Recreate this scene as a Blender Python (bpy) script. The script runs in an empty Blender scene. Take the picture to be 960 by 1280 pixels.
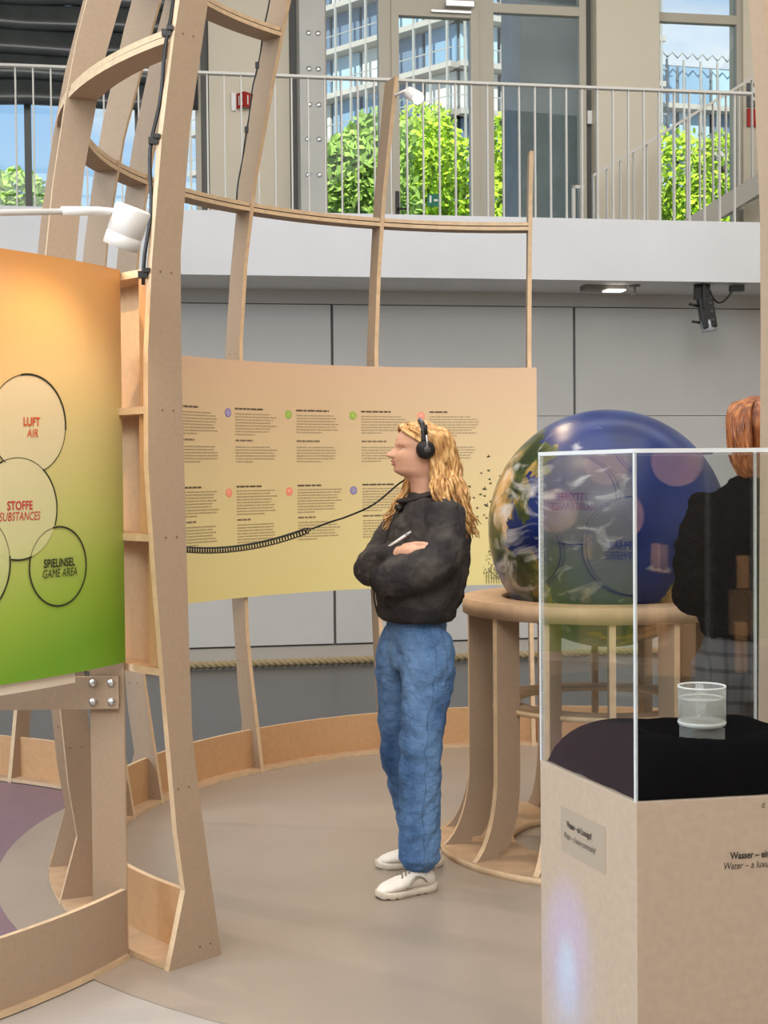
import bpy, bmesh, math, random
from math import sin, cos, pi, radians as R_, sqrt, atan2, hypot
from mathutils import Vector, Matrix, noise as mnoise
random.seed(7)
SC = bpy.context.scene
COL = SC.collection
# ------------------------------------------------------------------ camera
cam_d = bpy.data.cameras.new('camera'); cam = bpy.data.objects.new('camera', cam_d); COL.objects.link(cam)
cam_d.sensor_fit = 'VERTICAL'; cam_d.sensor_height = 36; cam_d.lens = 1775 / 1280 * 36; cam_d.clip_end = 400
P_, T_ = math.atan(50 / 1775), .009
fw = Vector((0, cos(P_), -sin(P_))); u0 = Vector((0, sin(P_), cos(P_))); r0 = Vector((1, 0, 0))
up = u0 * cos(T_) + r0 * sin(T_); rt = r0 * cos(T_) - u0 * sin(T_)
cam.matrix_world = Matrix(((rt.x, up.x, -fw.x, 0), (rt.y, up.y, -fw.y, 0), (rt.z, up.z, -fw.z, 1.5), (0, 0, 0, 1)))
SC.camera = cam
# ------------------------------------------------------------------ view + world
SC.view_settings.view_transform = 'Standard'; SC.view_settings.look = 'None'
SC.view_settings.exposure = 0.0; SC.view_settings.gamma = 1; SC.view_settings.use_curve_mapping = False
SC.cycles.max_bounces = 10; SC.cycles.transparent_max_bounces = 24; SC.cycles.caustics_reflective = False; SC.cycles.caustics_refractive = False
SC.cycles.sample_clamp_indirect = 6; SC.cycles.use_denoising = True
W = bpy.data.worlds.new('sky'); SC.world = W; W.use_nodes = True
wn = W.node_tree; wn.nodes.clear()
def wnode(t, **k):
    n = wn.nodes.new(t)
    for a, b in k.items(): setattr(n, a, b)
    return n
wo = wnode('ShaderNodeOutputWorld'); wb = wnode('ShaderNodeBackground'); wt = wnode('ShaderNodeTexCoord')
wsep = wnode('ShaderNodeSeparateXYZ'); wr = wnode('ShaderNodeValToRGB'); wno = wnode('ShaderNodeTexNoise'); wcr = wnode('ShaderNodeValToRGB'); wm = wnode('ShaderNodeMixRGB')
wr.color_ramp.elements[0].position = 0.0; wr.color_ramp.elements[0].color = (.62, .82, .98, 1)
wr.color_ramp.elements[1].position = .45; wr.color_ramp.elements[1].color = (.16, .42, .90, 1)
wno.inputs['Scale'].default_value = 2.6; wno.inputs['Detail'].default_value = 6
wcr.color_ramp.elements[0].position = .50; wcr.color_ramp.elements[0].color = (0, 0, 0, 1)
wcr.color_ramp.elements[1].position = .62; wcr.color_ramp.elements[1].color = (1, 1, 1, 1)
wm.inputs[2].default_value = (1.0, 1.0, 1.0, 1)
wmap = wnode('ShaderNodeMapping'); wmap.inputs['Scale'].default_value = (1, 1, 2.5)
wl = wn.links.new
wl(wt.outputs['Generated'], wsep.inputs[0]); wl(wsep.outputs['Z'], wr.inputs[0]); wl(wt.outputs['Generated'], wmap.inputs[0]); wl(wmap.outputs[0], wno.inputs['Vector'])
wl(wno.outputs['Fac'], wcr.inputs[0]); wl(wcr.outputs[0], wm.inputs[0]); wl(wr.outputs[0], wm.inputs[1]); wl(wm.outputs[0], wb.inputs[0]); wl(wb.outputs[0], wo.inputs[0])
wb.inputs[1].default_value = 1.0
# ------------------------------------------------------------------ sun and hall lamps
def lamp(name, kind, loc, target, power, color=(1, 1, 1), **k):
    d = bpy.data.lights.new(name, kind); d.energy = power; d.color = color
    for a, b in k.items(): setattr(d, a, b)
    o = bpy.data.objects.new(name, d); COL.objects.link(o); o.location = loc
    o.rotation_euler = (Vector(target) - Vector(loc)).to_track_quat('-Z', 'Y').to_euler()
    return o
lamp('sun', 'SUN', (0, -10, 30), (8, 22, 4), 6.5, (1, .95, .86), angle=R_(.6))
lamp('hall_light', 'AREA', (0, 3.4, 7.3), (0, 3.4, 0), 400, (1, .985, .97), shape='RECTANGLE', size=8, size_y=7)
lamp('hall_light', 'AREA', (0, -3.2, 6.4), (0, 5, 1.2), 500, (1, .985, .97), shape='RECTANGLE', size=7, size_y=3)
lamp('window_daylight', 'AREA', (-6.3, 1.2, 3.6), (0, 2.4, .6), 820, (.62, .81, 1), shape='RECTANGLE', size=5, size_y=3)
lamp('hall_light', 'AREA', (3.0, 9.2, 7.3), (3.0, 11.5, 3.5), 170, (1, .985, .97), shape='RECTANGLE', size=8, size_y=2)
lamp('track_light', 'SPOT', (-3.4, 6.6, 5.2), (-.1, 5.0, 0), 240, (1, .9, .78), spot_size=R_(28), spot_blend=.4, shadow_soft_size=.03)
WARM = (1, .74, .48)
# ------------------------------------------------------------------ materials
MATS = {}
def mat(name, col, rough=.6, spec=.4, metal=0.0, var=0.0, scale=30.0, bump=0.0, bscale=200.0, sheen=0.0, emit=0.0):
    if name in MATS: return MATS[name]
    m = bpy.data.materials.new(name); m.use_nodes = True; nt = m.node_tree; b = nt.nodes['Principled BSDF']
    b.inputs['Base Color'].default_value = (*col, 1); b.inputs['Roughness'].default_value = rough
    b.inputs['Specular IOR Level'].default_value = spec; b.inputs['Metallic'].default_value = metal
    if sheen: b.inputs['Sheen Weight'].default_value = sheen
    if emit: b.inputs['Emission Color'].default_value = (*col, 1); b.inputs['Emission Strength'].default_value = emit
    if var or bump:
        tc = nt.nodes.new('ShaderNodeTexCoord')
    if var:
        n = nt.nodes.new('ShaderNodeTexNoise'); n.inputs['Scale'].default_value = scale; n.inputs['Detail'].default_value = 5
        nt.links.new(tc.outputs['Object'], n.inputs['Vector'])
        r = nt.nodes.new('ShaderNodeValToRGB'); r.color_ramp.elements[0].position = .3; r.color_ramp.elements[1].position = .7
        r.color_ramp.elements[0].color = tuple(c * (1 - var) for c in col) + (1,)
        r.color_ramp.elements[1].color = tuple(min(1, c * (1 + var)) for c in col) + (1,)
        nt.links.new(n.outputs['Fac'], r.inputs[0]); nt.links.new(r.outputs[0], b.inputs['Base Color'])
    if bump:
        n = nt.nodes.new('ShaderNodeTexNoise'); n.inputs['Scale'].default_value = bscale; n.inputs['Detail'].default_value = 3
        nt.links.new(tc.outputs['Object'], n.inputs['Vector'])
        bp = nt.nodes.new('ShaderNodeBump'); bp.inputs['Strength'].default_value = bump; bp.inputs['Distance'].default_value = .01
        nt.links.new(n.outputs['Fac'], bp.inputs['Height']); nt.links.new(bp.outputs[0], b.inputs['Normal'])
    MATS[name] = m; return m
def lin(r, g, b):
    f = lambda c: ((c / 255 + .055) / 1.055) ** 2.4 if c > 10 else c / 255 / 12.92
    return (f(r), f(g), f(b))
def zramp(name, stops, rough=.45, spec=.35, tilt=0.0):
    """printed gradient running with height; stops = [(z, (r,g,b) srgb)]"""
    m = bpy.data.materials.new(name); m.use_nodes = True; nt = m.node_tree; b = nt.nodes['Principled BSDF']
    g = nt.nodes.new('ShaderNodeNewGeometry'); s = nt.nodes.new('ShaderNodeSeparateXYZ'); mr = nt.nodes.new('ShaderNodeMapRange'); r = nt.nodes.new('ShaderNodeValToRGB')
    z0, z1 = stops[0][0], stops[-1][0]
    mr.inputs['From Min'].default_value = z0; mr.inputs['From Max'].default_value = z1
    while len(r.color_ramp.elements) < len(stops): r.color_ramp.elements.new(.5)
    for e, (z, c) in zip(r.color_ramp.elements, stops):
        e.position = (z - z0) / (z1 - z0); e.color = lin(*c) + (1,)
    nt.links.new(g.outputs['Position'], s.inputs[0]); mx_ = nt.nodes.new('ShaderNodeMath'); mx_.operation = 'MULTIPLY_ADD'; mx_.inputs[1].default_value = -tilt; nt.links.new(s.outputs['X'], mx_.inputs[0]); az_ = nt.nodes.new('ShaderNodeMath'); az_.operation = 'ADD'; az_.inputs[1].default_value = -tilt * 1.05; nt.links.new(s.outputs['Z'], az_.inputs[0]); nt.links.new(az_.outputs[0], mx_.inputs[2]); nt.links.new(mx_.outputs[0], mr.inputs['Value']); nt.links.new(mr.outputs[0], r.inputs[0]); nt.links.new(r.outputs[0], b.inputs['Base Color'])
    b.inputs['Roughness'].default_value = rough; b.inputs['Specular IOR Level'].default_value = spec
    MATS[name] = m; return m
def clear(name, tint=(.97, .98, .98), ior=1.49, rough=0.0, haze=0.0, hazecol=(.9, .9, .88), refl=1.0):
    """clear pane: see-through plus fresnel mirror, so that light still passes"""
    m = bpy.data.materials.new(name); m.use_nodes = True; nt = m.node_tree; nt.nodes.clear(); N = nt.nodes.new
    o = N('ShaderNodeOutputMaterial'); t = N('ShaderNodeBsdfTransparent'); g = N('ShaderNodeBsdfGlossy'); lw = N('ShaderNodeLayerWeight'); pw = N('ShaderNodeMath'); f = N('ShaderNodeMath'); mx = N('ShaderNodeMixShader')
    f0 = ((ior - 1) / (ior + 1)) ** 2; lw.inputs['Blend'].default_value = .5; pw.operation = 'POWER'; pw.inputs[1].default_value = 5; f.operation = 'MULTIPLY_ADD'; f.inputs[1].default_value = 1 - f0; f.inputs[2].default_value = f0
    nt.links.new(lw.outputs['Facing'], pw.inputs[0]); nt.links.new(pw.outputs[0], f.inputs[0])
    t.inputs[0].default_value = (*tint, 1); g.inputs['Roughness'].default_value = rough; g.inputs[0].default_value = (refl, refl, refl, 1)
    nt.links.new(f.outputs[0], mx.inputs[0]); nt.links.new(t.outputs[0], mx.inputs[1]); nt.links.new(g.outputs[0], mx.inputs[2]); out = mx
    if haze:
        d = N('ShaderNodeBsdfDiffuse'); tr = N('ShaderNodeBsdfTranslucent'); a = N('ShaderNodeMixShader'); h = N('ShaderNodeMixShader')
        d.inputs[0].default_value = tr.inputs[0].default_value = (*hazecol, 1); h.inputs[0].default_value = haze
        nt.links.new(d.outputs[0], a.inputs[1]); nt.links.new(tr.outputs[0], a.inputs[2]); nt.links.new(mx.outputs[0], h.inputs[1]); nt.links.new(a.outputs[0], h.inputs[2]); out = h
    nt.links.new(out.outputs[0], o.inputs[0]); MATS[name] = m; return m
MDF = mat('mdf', lin(168, 145, 122), .62, .3, var=.05, scale=90, bump=.05, bscale=400)
MDFW = mat('mdf_warm_lit', lin(196, 154, 112), .6, .3, var=.05, scale=40)  # same board as MDF, with the warm lamp light put into its colour
EDGE = mat('plywood_edge', lin(208, 180, 146), .6, .3, var=.10, scale=25)
PLY = mat('plywood', lin(180, 150, 120), .6, .3, var=.12, scale=14)
WHITE = mat('white_paint', lin(225, 222, 218), .4, .4)
BLACK = mat('black_plastic', lin(18, 18, 20), .4, .5)
STEEL = mat('steel', (.62, .62, .62), .3, .5, metal=1)
RAIL = mat('rail_paint', lin(196, 192, 184), .45, .4)
GLASS = clear('window_glass', (.93, .97, .96), 1.25)
INK = mat('dark_ink', lin(52, 48, 42), .5, .3)
# ------------------------------------------------------------------ geometry helpers
class MB:
    def __init__(s): s.v = []; s.f = []; s.m = []; s.sm = []
    def add(s, vs, fs, mi=0, smooth=False):
        o = len(s.v); s.v += [tuple(v) for v in vs]
        for f in fs: s.f.append(tuple(i + o for i in f)); s.m.append(mi); s.sm.append(smooth)
        return s
    def box(s, c, d, rz=0.0, mi=0, M=None):
        x, y, z = d[0] / 2, d[1] / 2, d[2] / 2
        vs = [Vector((a, b, e)) for a in (-x, x) for b in (-y, y) for e in (-z, z)]
        m = M if M is not None else Matrix.Rotation(rz, 4, 'Z')
        vs = [m @ v + Vector(c) for v in vs]
        return s.add(vs, [(0, 1, 3, 2), (4, 6, 7, 5), (0, 4, 5, 1), (2, 3, 7, 6), (0, 2, 6, 4), (1, 5, 7, 3)], mi)
    def tube(s, pts, r, n=8, mi=0, cap=True, smooth=True):
        pts = [Vector(p) for p in pts]; k = len(pts); rs = r if isinstance(r, (list, tuple)) else [r] * k
        vs = []; ref = None
        for i, p in enumerate(pts):
            d = (pts[min(i + 1, k - 1)] - pts[max(i - 1, 0)]).normalized()
            if ref is None: ref = Vector((0, 0, 1)) if abs(d.z) < .9 else Vector((1, 0, 0))
            a = d.cross(ref).normalized(); b = d.cross(a).normalized(); ref = -b if False else ref
            rr = rs[i]; ra, rb = rr if isinstance(rr, (list, tuple)) else (rr, rr)
            for j in range(n):
                t = 2 * pi * j / n; vs.append(p + a * cos(t) * ra + b * sin(t) * rb)
        fs = [(i * n + j, i * n + (j + 1) % n, (i + 1) * n + (j + 1) % n, (i + 1) * n + j) for i in range(k - 1) for j in range(n)]
        if cap: fs += [tuple(range(n))[::-1], tuple((k - 1) * n + j for j in range(n))]
        return s.add(vs, fs, mi, smooth)
    def lathe(s, prof, c=(0, 0, 0), n=32, mi=0, M=None, smooth=True, close=False):
        k = len(prof); vs = []
        for r, z in prof:
            for j in range(n):
                t = 2 * pi * j / n; v = Vector((r * cos(t), r * sin(t), z))
                if M is not None: v = M @ v
                vs.append(v + Vector(c))
        fs = [(i * n + j, i * n + (j + 1) % n, (i + 1) * n + (j + 1) % n, (i + 1) * n + j) for i in range(k - (0 if close else 1)) for j in range(n) for i in [i]] if not close else \
             [(i * n + j, i * n + (j + 1) % n, ((i + 1) % k) * n + (j + 1) % n, ((i + 1) % k) * n + j) for i in range(k) for j in range(n)]
        return s.add(vs, fs, mi, smooth)
    def arc(s, c, ra, rb, z0, z1, a0, a1, n=8, mi=0, mi_edge=None):
        """block bent along a circle: radii ra..rb, heights z0..z1, azimuth a0..a1 in degrees"""
        vs = []
        for i in range(n + 1):
            a = R_(a0 + (a1 - a0) * i / n)
            for r, z in ((ra, z0), (rb, z0), (rb, z1), (ra, z1)): vs.append((c[0] + r * cos(a), c[1] + r * sin(a), z))
        me = mi if mi_edge is None else mi_edge
        fl = a1 > a0
        for i in range(n):
            for j in range(4):
                f = (i * 4 + j, i * 4 + (j + 1) % 4, i * 4 + 4 + (j + 1) % 4, i * 4 + 4 + j)
                s.add([vs[q] for q in (f if fl else f[::-1])], [(0, 1, 2, 3)], me if (j in ARC_EDGE) else mi)
        s.add(vs[:4], [(0, 1, 2, 3)], me); s.add(vs[-4:], [(3, 2, 1, 0)], me)
        return s
    def prism(s, poly, M, th, mi=0, mi_edge=None):
        """flat outline poly [(a,b)] given thickness th; M maps (a,b,t) to the world"""
        n = len(poly); vs = [M @ Vector((a, b, -th / 2)) for a, b in poly] + [M @ Vector((a, b, th / 2)) for a, b in poly]
        s.add(vs, [tuple(range(n))[::-1], tuple(range(n, 2 * n))], mi)
        s.add(vs, [(i, (i + 1) % n, n + (i + 1) % n, n + i) for i in range(n)], mi if mi_edge is None else mi_edge)
        return s
    def build(s, name, mats, parent=None, smooth=None):
        me = bpy.data.meshes.new(name); off = Vector((0, 0, 0))
        q = parent
        while q is not None: off = off + q.location; q = q.parent
        me.from_pydata([tuple(Vector(v) - off) for v in s.v], [], s.f)
        if not isinstance(mats, (list, tuple)): mats = [mats]
        for m in mats: me.materials.append(m)
        me.polygons.foreach_set('material_index', s.m)
        me.polygons.foreach_set('use_smooth', [x if smooth is None else smooth for x in s.sm])
        me.update()
        o = bpy.data.objects.new(name, me); COL.objects.link(o)
        if parent is not None: o.parent = parent
        return o
ARC_EDGE = (0, 2)
def weld(o, d=1e-4):
    bm = bmesh.new(); bm.from_mesh(o.data); bmesh.ops.remove_doubles(bm, verts=bm.verts, dist=d); bmesh.ops.recalc_face_normals(bm, faces=bm.faces); bm.to_mesh(o.data); bm.free(); return o
def tag(o, label=None, cat=None, group=None, kind=None):
    for k, v in (('label', label), ('category', cat), ('group', group), ('kind', kind)):
        if v: o[k] = v
    return o
def thing(name, label, cat, loc=(0, 0, 0), group=None):
    o = bpy.data.objects.new(name, None); o.empty_display_size = .1; COL.objects.link(o); o.location = loc
    return tag(o, label, cat, group)
def struct(o): o['kind'] = 'structure'; return o
def bevel(o, w=.003, seg=2):
    m = o.modifiers.new('bevel', 'BEVEL'); m.width = w; m.segments = seg; m.limit_method = 'ANGLE'; return o
def text_mesh(s, size, bold=0.0, shear=0.0, align='CENTER', sx=.86):
    cu = bpy.data.curves.new('t', 'FONT'); cu.body = s; cu.size = size; cu.align_x = align; cu.offset = bold; cu.shear = shear; cu.resolution_u = 3
    o = bpy.data.objects.new('t', cu); COL.objects.link(o)
    dg = bpy.context.evaluated_depsgraph_get(); ev = o.evaluated_get(dg); me = ev.to_mesh()
    vs = [(v.co.x * sx, v.co.y) for v in me.vertices]; fs = [tuple(p.vertices) for p in me.polygons]
    ev.to_mesh_clear(); bpy.data.objects.remove(o); bpy.data.curves.remove(cu)
    return vs, fs
def cyl_rib_matrix(c, az):
    a = R_(az); return Matrix(((cos(a), 0, -sin(a), c[0]), (sin(a), 0, cos(a), c[1]), (0, 1, 0, 0), (0, 0, 0, 1)))
def interp(t, x):
    if x <= t[0][0]: return t[0][1]
    for (a, b), (c, d) in zip(t, t[1:]):
        if x <= c: return b + (d - b) * (x - a) / (c - a)
    return t[-1][1]
# frame of the back of the hall (balcony line runs at an angle)
PHI = math.atan(.1713); TX, TY = cos(PHI), sin(PHI)
def Wp(s, o, z): return Vector((-1.52 + s * TX - o * TY, 11.2 + s * TY + o * TX, z))
WM = Matrix.Rotation(PHI, 4, 'Z')
def wbox(mb, s0, s1, o0, o1, z0, z1, mi=0):
    return mb.box(Wp((s0 + s1) / 2, (o0 + o1) / 2, (z0 + z1) / 2), (s1 - s0, o1 - o0, z1 - z0), PHI, mi)
def wthing(name, label, cat, s, o, z, group=None): return thing(name, label, cat, Wp(s, o, z), group)

# ================================================================== SETTING
C1 = (.783, 5.768); R0 = 1.905; C2 = (-2.71, 5.14); R2 = 2.085
FLOOR = mat('floor_grey', lin(168, 159, 152), .34, .45, var=.05, scale=2.5)
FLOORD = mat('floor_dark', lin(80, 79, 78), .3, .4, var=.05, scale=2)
FLOORL = mat('floor_light', lin(176, 168, 158), .5, .3)
FLOORW = mat('floor_ring', lin(152, 138, 125), .36, .45, var=.05, scale=2.5)
PURPLE = mat('floor_purple', lin(126, 102, 110), .5, .3, var=.05, scale=4)
struct(MB().box((0, 1.2, -.05), (15, 12.4, .1)).build('floor', FLOOR))
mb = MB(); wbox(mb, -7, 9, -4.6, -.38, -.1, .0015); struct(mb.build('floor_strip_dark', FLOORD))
mb = MB(); wbox(mb, -7, 9, -.38, 1.0, -.1, .003); struct(mb.build('floor_strip_light', FLOORL))
mb = MB(); n = 72
mb.lathe([(0.001, .0045), (2.3, .0042), (2.3, .0)], (C1[0], C1[1], 0), n=96, smooth=False); struct(mb.build('floor_ring', FLOORW))
mb = MB(); mb.lathe([(0.001, .003), (1.95, .003), (1.95, 0)], (C2[0], C2[1], 0), n=72, smooth=False); struct(mb.build('floor_purple', PURPLE))
LOWW = mat('wall_grey', lin(193, 190, 187), .55, .3, var=.03, scale=1.5)
UPW = mat('wall_beige', lin(206, 196, 176), .6, .3, var=.02, scale=1)
SLABM = mat('balcony_concrete', lin(208, 208, 210), .6, .3, var=.03, scale=2)
wb_ = MB(); wbox(wb_, -6, 9, .9, 1.15, -.1, 3.07); wall_back = struct(wb_.build('wall_back', mat('wall_seam', lin(120, 118, 116), .7, .2)))
edges_s = [-5.26, -3.095, -.93, 1.25, 3.415, 5.58, 7.75]
for a, b in zip(edges_s, edges_s[1:]):
    for z0, z1 in ((.02, 1.98), (1.985, 2.94)):
        mb = MB(); wbox(mb, a + .012, b - .012, .86, .90, z0, z1); mb.build('wall_panel', LOWW, wall_back)
mb = MB(); wbox(mb, -6, 9, .875, .9, 2.95, 3.066); mb.build('wall_strip', LOWW, wall_back)
mb = MB(); wbox(mb, -6, 9, 0, 3.0, 3.065, 3.57); struct(mb.build('balcony', SLABM))
# rope along the foot of the wall
rope = MB(); nt_ = 760
for st in range(3):
    pts = []
    for i in range(nt_):
        s = -4 + i * 8.6 / nt_; t = s * 42 + st * 2.094
        p = Wp(s, -.385, .036); pts.append(p + Vector((-TY * cos(t) * .016, TX * cos(t) * .016, sin(t) * .016)))
    rope.tube(pts, .0165, 6)
tag(rope.build('rope', mat('rope', lin(168, 148, 112), .8, .2)), 'thick twisted tan rope laid on the floor along the foot of the grey wall', 'rope')
# upper facade behind the balcony
FO = 2.6
def wallseg(s0, s1, z0=3.5, z1=8, o0=FO, o1=FO + .3, m=UPW, name='wall_upper'):
    mb = MB(); wbox(mb, s0, s1, o0, o1, z0, z1); return struct(mb.build(name, m))
wallseg(.31, 1.09); wallseg(4.17, 4.83, o0=FO - .12); wallseg(5.76, 9.0, o0=FO - .05)
FRAME = mat('window_frame', lin(176, 168, 152), .45, .4); FRAMED = mat('frame_dark', lin(92, 90, 86), .5, .4)
wallseg(1.085, 1.17, o0=FO + .05, m=FRAMED, name='trim_1'); wallseg(4.10, 4.175, o0=FO + .06, m=FRAMED, name='trim_2'); wallseg(.22, .315, o0=FO + .06, m=FRAMED, name='trim_3')
CONC = mat('concrete', lin(186, 184, 178), .65, .3, var=.05, scale=3)
colm = struct((lambda mb: (wbox(mb, 1.165, 1.41, FO - .25, FO + .05, 3.5, 8), mb.build('wall_column', CONC))[1])(MB()))
for z in (4.36, 4.70, 5.03, 5.37, 5.71, 6.05):
    for s in (1.235 + .02 * (z > 5), 1.345):
        m_ = Matrix.Rotation(PHI, 4, 'Z') @ Matrix.Rotation(pi / 2, 4, 'X')
        MB().lathe([(0.001, .012), (.02, .012), (.026, .004), (.028, -.01)], Wp(s, FO - .25, z), 12, M=m_).build('bolt_cap', STEEL, colm)
def window(name, s0, s1, rails=(), zt=8.0, zb=3.55, w=.05, o=FO, mats=FRAME, mull=()):
    r = struct(thing(name, None, None, Wp((s0 + s1) / 2, o, zb)))
    for a, b in ((s0, s0 + w), (s1 - w, s1)):
        mb = MB(); wbox(mb, a, b, o, o + .09, zb, zt); mb.build('frame_post', mats, r)
    for a in mull:
        mb = MB(); wbox(mb, a - .03, a + .03, o, o + .09, zb, zt); mb.build('mullion', FRAMED, r)
    for z in (zb + .04, zt - .04) + tuple(rails):
        mb = MB(); wbox(mb, s0 + w, s1 - w, o + .005, o + .085, z - .045, z + .045); mb.build('frame_rail', mats, r)
    zs = [zb] + sorted(rails) + [zt]; xs = [s0 + w] + [m for m in mull] + [s1 - w]
    for i in range(len(zs) - 1):
        for j in range(len(xs) - 1):
            mb = MB(); wbox(mb, xs[j], xs[j + 1], o + .04, o + .052, zs[i], zs[i + 1]); mb.build('pane', GLASS, r)
    return r
window('window_1', -4.6, .23, mull=(-3.2, -1.4, -.37), rails=())
window('window_2', 1.41, 2.02, w=.045)
window('window_3', 3.07, 4.10, rails=(6.12,), w=.07)
window('window_4', 4.83, 5.76, rails=(6.11,), w=.05)
d1 = struct(thing('door_1', None, None, Wp(2.55, FO, 3.57)))
for a, b, o in ((2.02, 2.10, 0), (2.10, 2.175, -.02), (2.90, 2.985, -.02), (2.985, 3.07, 0)):
    mb = MB(); wbox(mb, a, b, FO + o, FO + .09, 3.57, 6.14 if o else 8); mb.build('door_post', FRAME, d1)
for a, b, z0, z1 in ((2.10, 2.985, 6.14, 6.24), (2.175, 2.90, 6.0, 6.14), (2.175, 2.90, 3.57, 3.72), (2.10, 2.985, 7.9, 8)):
    mb = MB(); wbox(mb, a, b, FO - .01, FO + .085, z0, z1); mb.build('door_rail', FRAME, d1)
for z0, z1 in ((3.72, 6.0), (6.24, 7.9)):
    mb = MB(); wbox(mb, 2.175 if z0 < 5 else 2.1, 2.90 if z0 < 5 else 2.985, FO + .04, FO + .052, z0, z1); mb.build('pane', GLASS, d1)
mb = MB(); wbox(mb, 2.64, 2.92, FO - .09, FO - .02, 6.09, 6.14); wbox(mb, 2.5, 2.9, FO - .05, FO - .03, 6.035, 6.055); mb.build('door_closer', STEEL, d1)
mb = MB(); wbox(mb, 2.125, 2.165, FO - .03, FO - .02, 4.0, 4.27); p0 = Wp(2.145, FO - .02, 4.09); p1 = Wp(2.145, FO - .07, 4.09); p2 = Wp(2.26, FO - .07, 4.09); mb.tube([p0, p1, p2], .011, 8); mb.build('door_handle', BLACK, d1)
# green escape plate on the door glass, green escape light above it
def sign_box(name, label, s, o, z, w, h, d, m, marks=(), markm=WHITE):
    t = wthing(name, label, 'sign', s, o, z)
    mb = MB(); wbox(mb, s - w / 2, s + w / 2, o - d, o, z - h / 2, z + h / 2); mb.build('plate', m, t)
    for (x, y, a, b) in marks:
        mb = MB(); wbox(mb, s + x - a / 2, s + x + a / 2, o - d - .003, o - d - .0005, z + y - b / 2, z + y + b / 2); mb.build('pictogram', markm, t)
    return t
GREEN = mat('sign_green', lin(20, 110, 80), .4, .4); RED = mat('sign_red', lin(170, 38, 32), .45, .4)
sign_box('escape_sign', 'small green escape plate stuck on the glass of the balcony door', 2.52, FO + .038, 4.2, .12, .125, .006, GREEN, ((-.03, .01, .02, .07), (.025, 0, .04, .02)))
sign_box('escape_sign', 'green escape light above the balcony door at the top edge', 2.5, FO - .02, 6.32, .3, .14, .05, GREEN, ((-.06, 0, .1, .05),))
# red fire sign: a folded two-sided plate on the beige wall
t = wthing('fire_sign', 'red two-sided fire equipment sign jutting from the beige balcony wall', 'sign', .70, FO, 5.1)
for k, (sa, oa, sb, ob) in enumerate(((.575, FO - .005, .645, FO - .11), (.645, FO - .11, .745, FO - .005))):
    a, b = Wp(sa, oa, 5.1), Wp(sb, ob, 5.1); d = b - a; nrm = Vector((d.y, -d.x, 0)).normalized(); h = Vector((0, 0, .072))
    mb = MB(); e = nrm * .006
    mb.add([a - h, b - h, b + h, a + h, a - h - e, b - h - e, b + h - e, a + h - e], [(0, 1, 2, 3), (7, 6, 5, 4), (0, 4, 5, 1), (1, 5, 6, 2), (2, 6, 7, 3), (3, 7, 4, 0)])
    mb.build('plate', RED, t)
    for f, w2, hh, zz in ((.32, .14, .09, .0), (.66, .16, .05, .02), (.66, .2, .03, -.035)):
        q = a + d * f + nrm * .002; dd = d.normalized() * d.length * w2 / 2; hv = Vector((0, 0, hh / 2)); zc = Vector((0, 0, zz))
        mb = MB(); mb.add([q + zc - dd - hv, q + zc + dd - hv, q + zc + dd + hv, q + zc - dd + hv], [(0, 1, 2, 3)]); mb.build('pictogram', WHITE, t)
sign_box('fire_sign', 'small red plate low on the beige balcony wall beside the wooden rib', .66, FO, 4.35, .09, .17, .03, RED, ((0, .03, .05, .05),))
sign_box('wall_box', 'narrow white box on the beige balcony wall left of the red fire sign', .545, FO, 5.09, .04, .17, .03, WHITE)['category'] = 'box'
sign_box('fire_sign', 'red plate under a grey pictogram plate at the right end of the balcony', 5.86, FO - .06, 5.1, .14, .18, .02, RED)
sign_box('pictogram_sign', 'dark grey pictogram plate above the red plate at the right end of the balcony', 5.86, FO - .06, 5.33, .14, .24, .02, mat('plate_grey', lin(90, 92, 96), .5, .3), ((0, .05, .06, .06), (.01, -.04, .08, .03)))
sign_box('door_switch', 'small white switch box on the dark jamb right of the balcony windows', 4.14, FO + .05, 5.07, .05, .13, .04, WHITE)['category'] = 'switch'
# dark shutter over the left glazing
t = wthing('roller_shutter', 'dark shiny ribbed shutter hanging over the upper part of the left glazing', 'shutter', -2.2, FO - .2, 4.95)
SHUT = mat('shutter', lin(56, 60, 60), .28, .6, var=.25, scale=5)
for k in range(11):
    z = 4.96 + k * .235; prof = []
    for i in range(9):
        a = pi * i / 8; prof.append((-.05 * sin(a) - .02 * sin(2 * a), .1225 - .1225 * cos(a)))
    mb = MB(); ns = 12
    for i in range(9):
        o_, zz = prof[i]
        for j in range(ns + 1): mb.v.append(tuple(Wp(-4.6 + 4.8 * j / ns, FO - .12 + o_, z + zz + .012 * sin(j * 1.7 + k))))
    for i in range(8):
        for j in range(ns):
            a = i * (ns + 1) + j; mb.f.append((a, a + 1, a + ns + 2, a + ns + 1)); mb.m.append(0); mb.sm.append(True)
    o = mb.build('slat', SHUT, t); sm = o.modifiers.new('s', 'SOLIDIFY'); sm.thickness = .012
# concrete pillar outside window 3
mb = MB(); wbox(mb, 3.66, 4.5, FO + .9, FO + 1.7, 0, 9); tag(mb.build('concrete_pillar', mat('concrete_dark', lin(138, 140, 142), .8, .2, var=.12, scale=4)), 'dark concrete pillar standing outside behind the third balcony window', 'pillar')
# room enclosure outside the frame
CEIL = mat('ceiling_paint', lin(205, 200, 192), .7, .2)
struct(MB().box((1, 5.2, 7.85), (16, 20.4, .1)).build('ceiling', CEIL))
struct(MB().box((-6.6, 3.5, 3.8), (.2, 17, 7.8)).build('wall_left', UPW)); struct(MB().box((7.4, 4.5, 3.8), (.2, 19, 7.8)).build('wall_right', UPW)); struct(MB().box((.4, -4.9, 3.8), (14, .2, 7.8)).build('wall_front', UPW))
mb = MB(); wbox(mb, -6, -4.6, FO, FO + .3, 3.0, 8); struct(mb.build('wall_upper', UPW))
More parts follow.
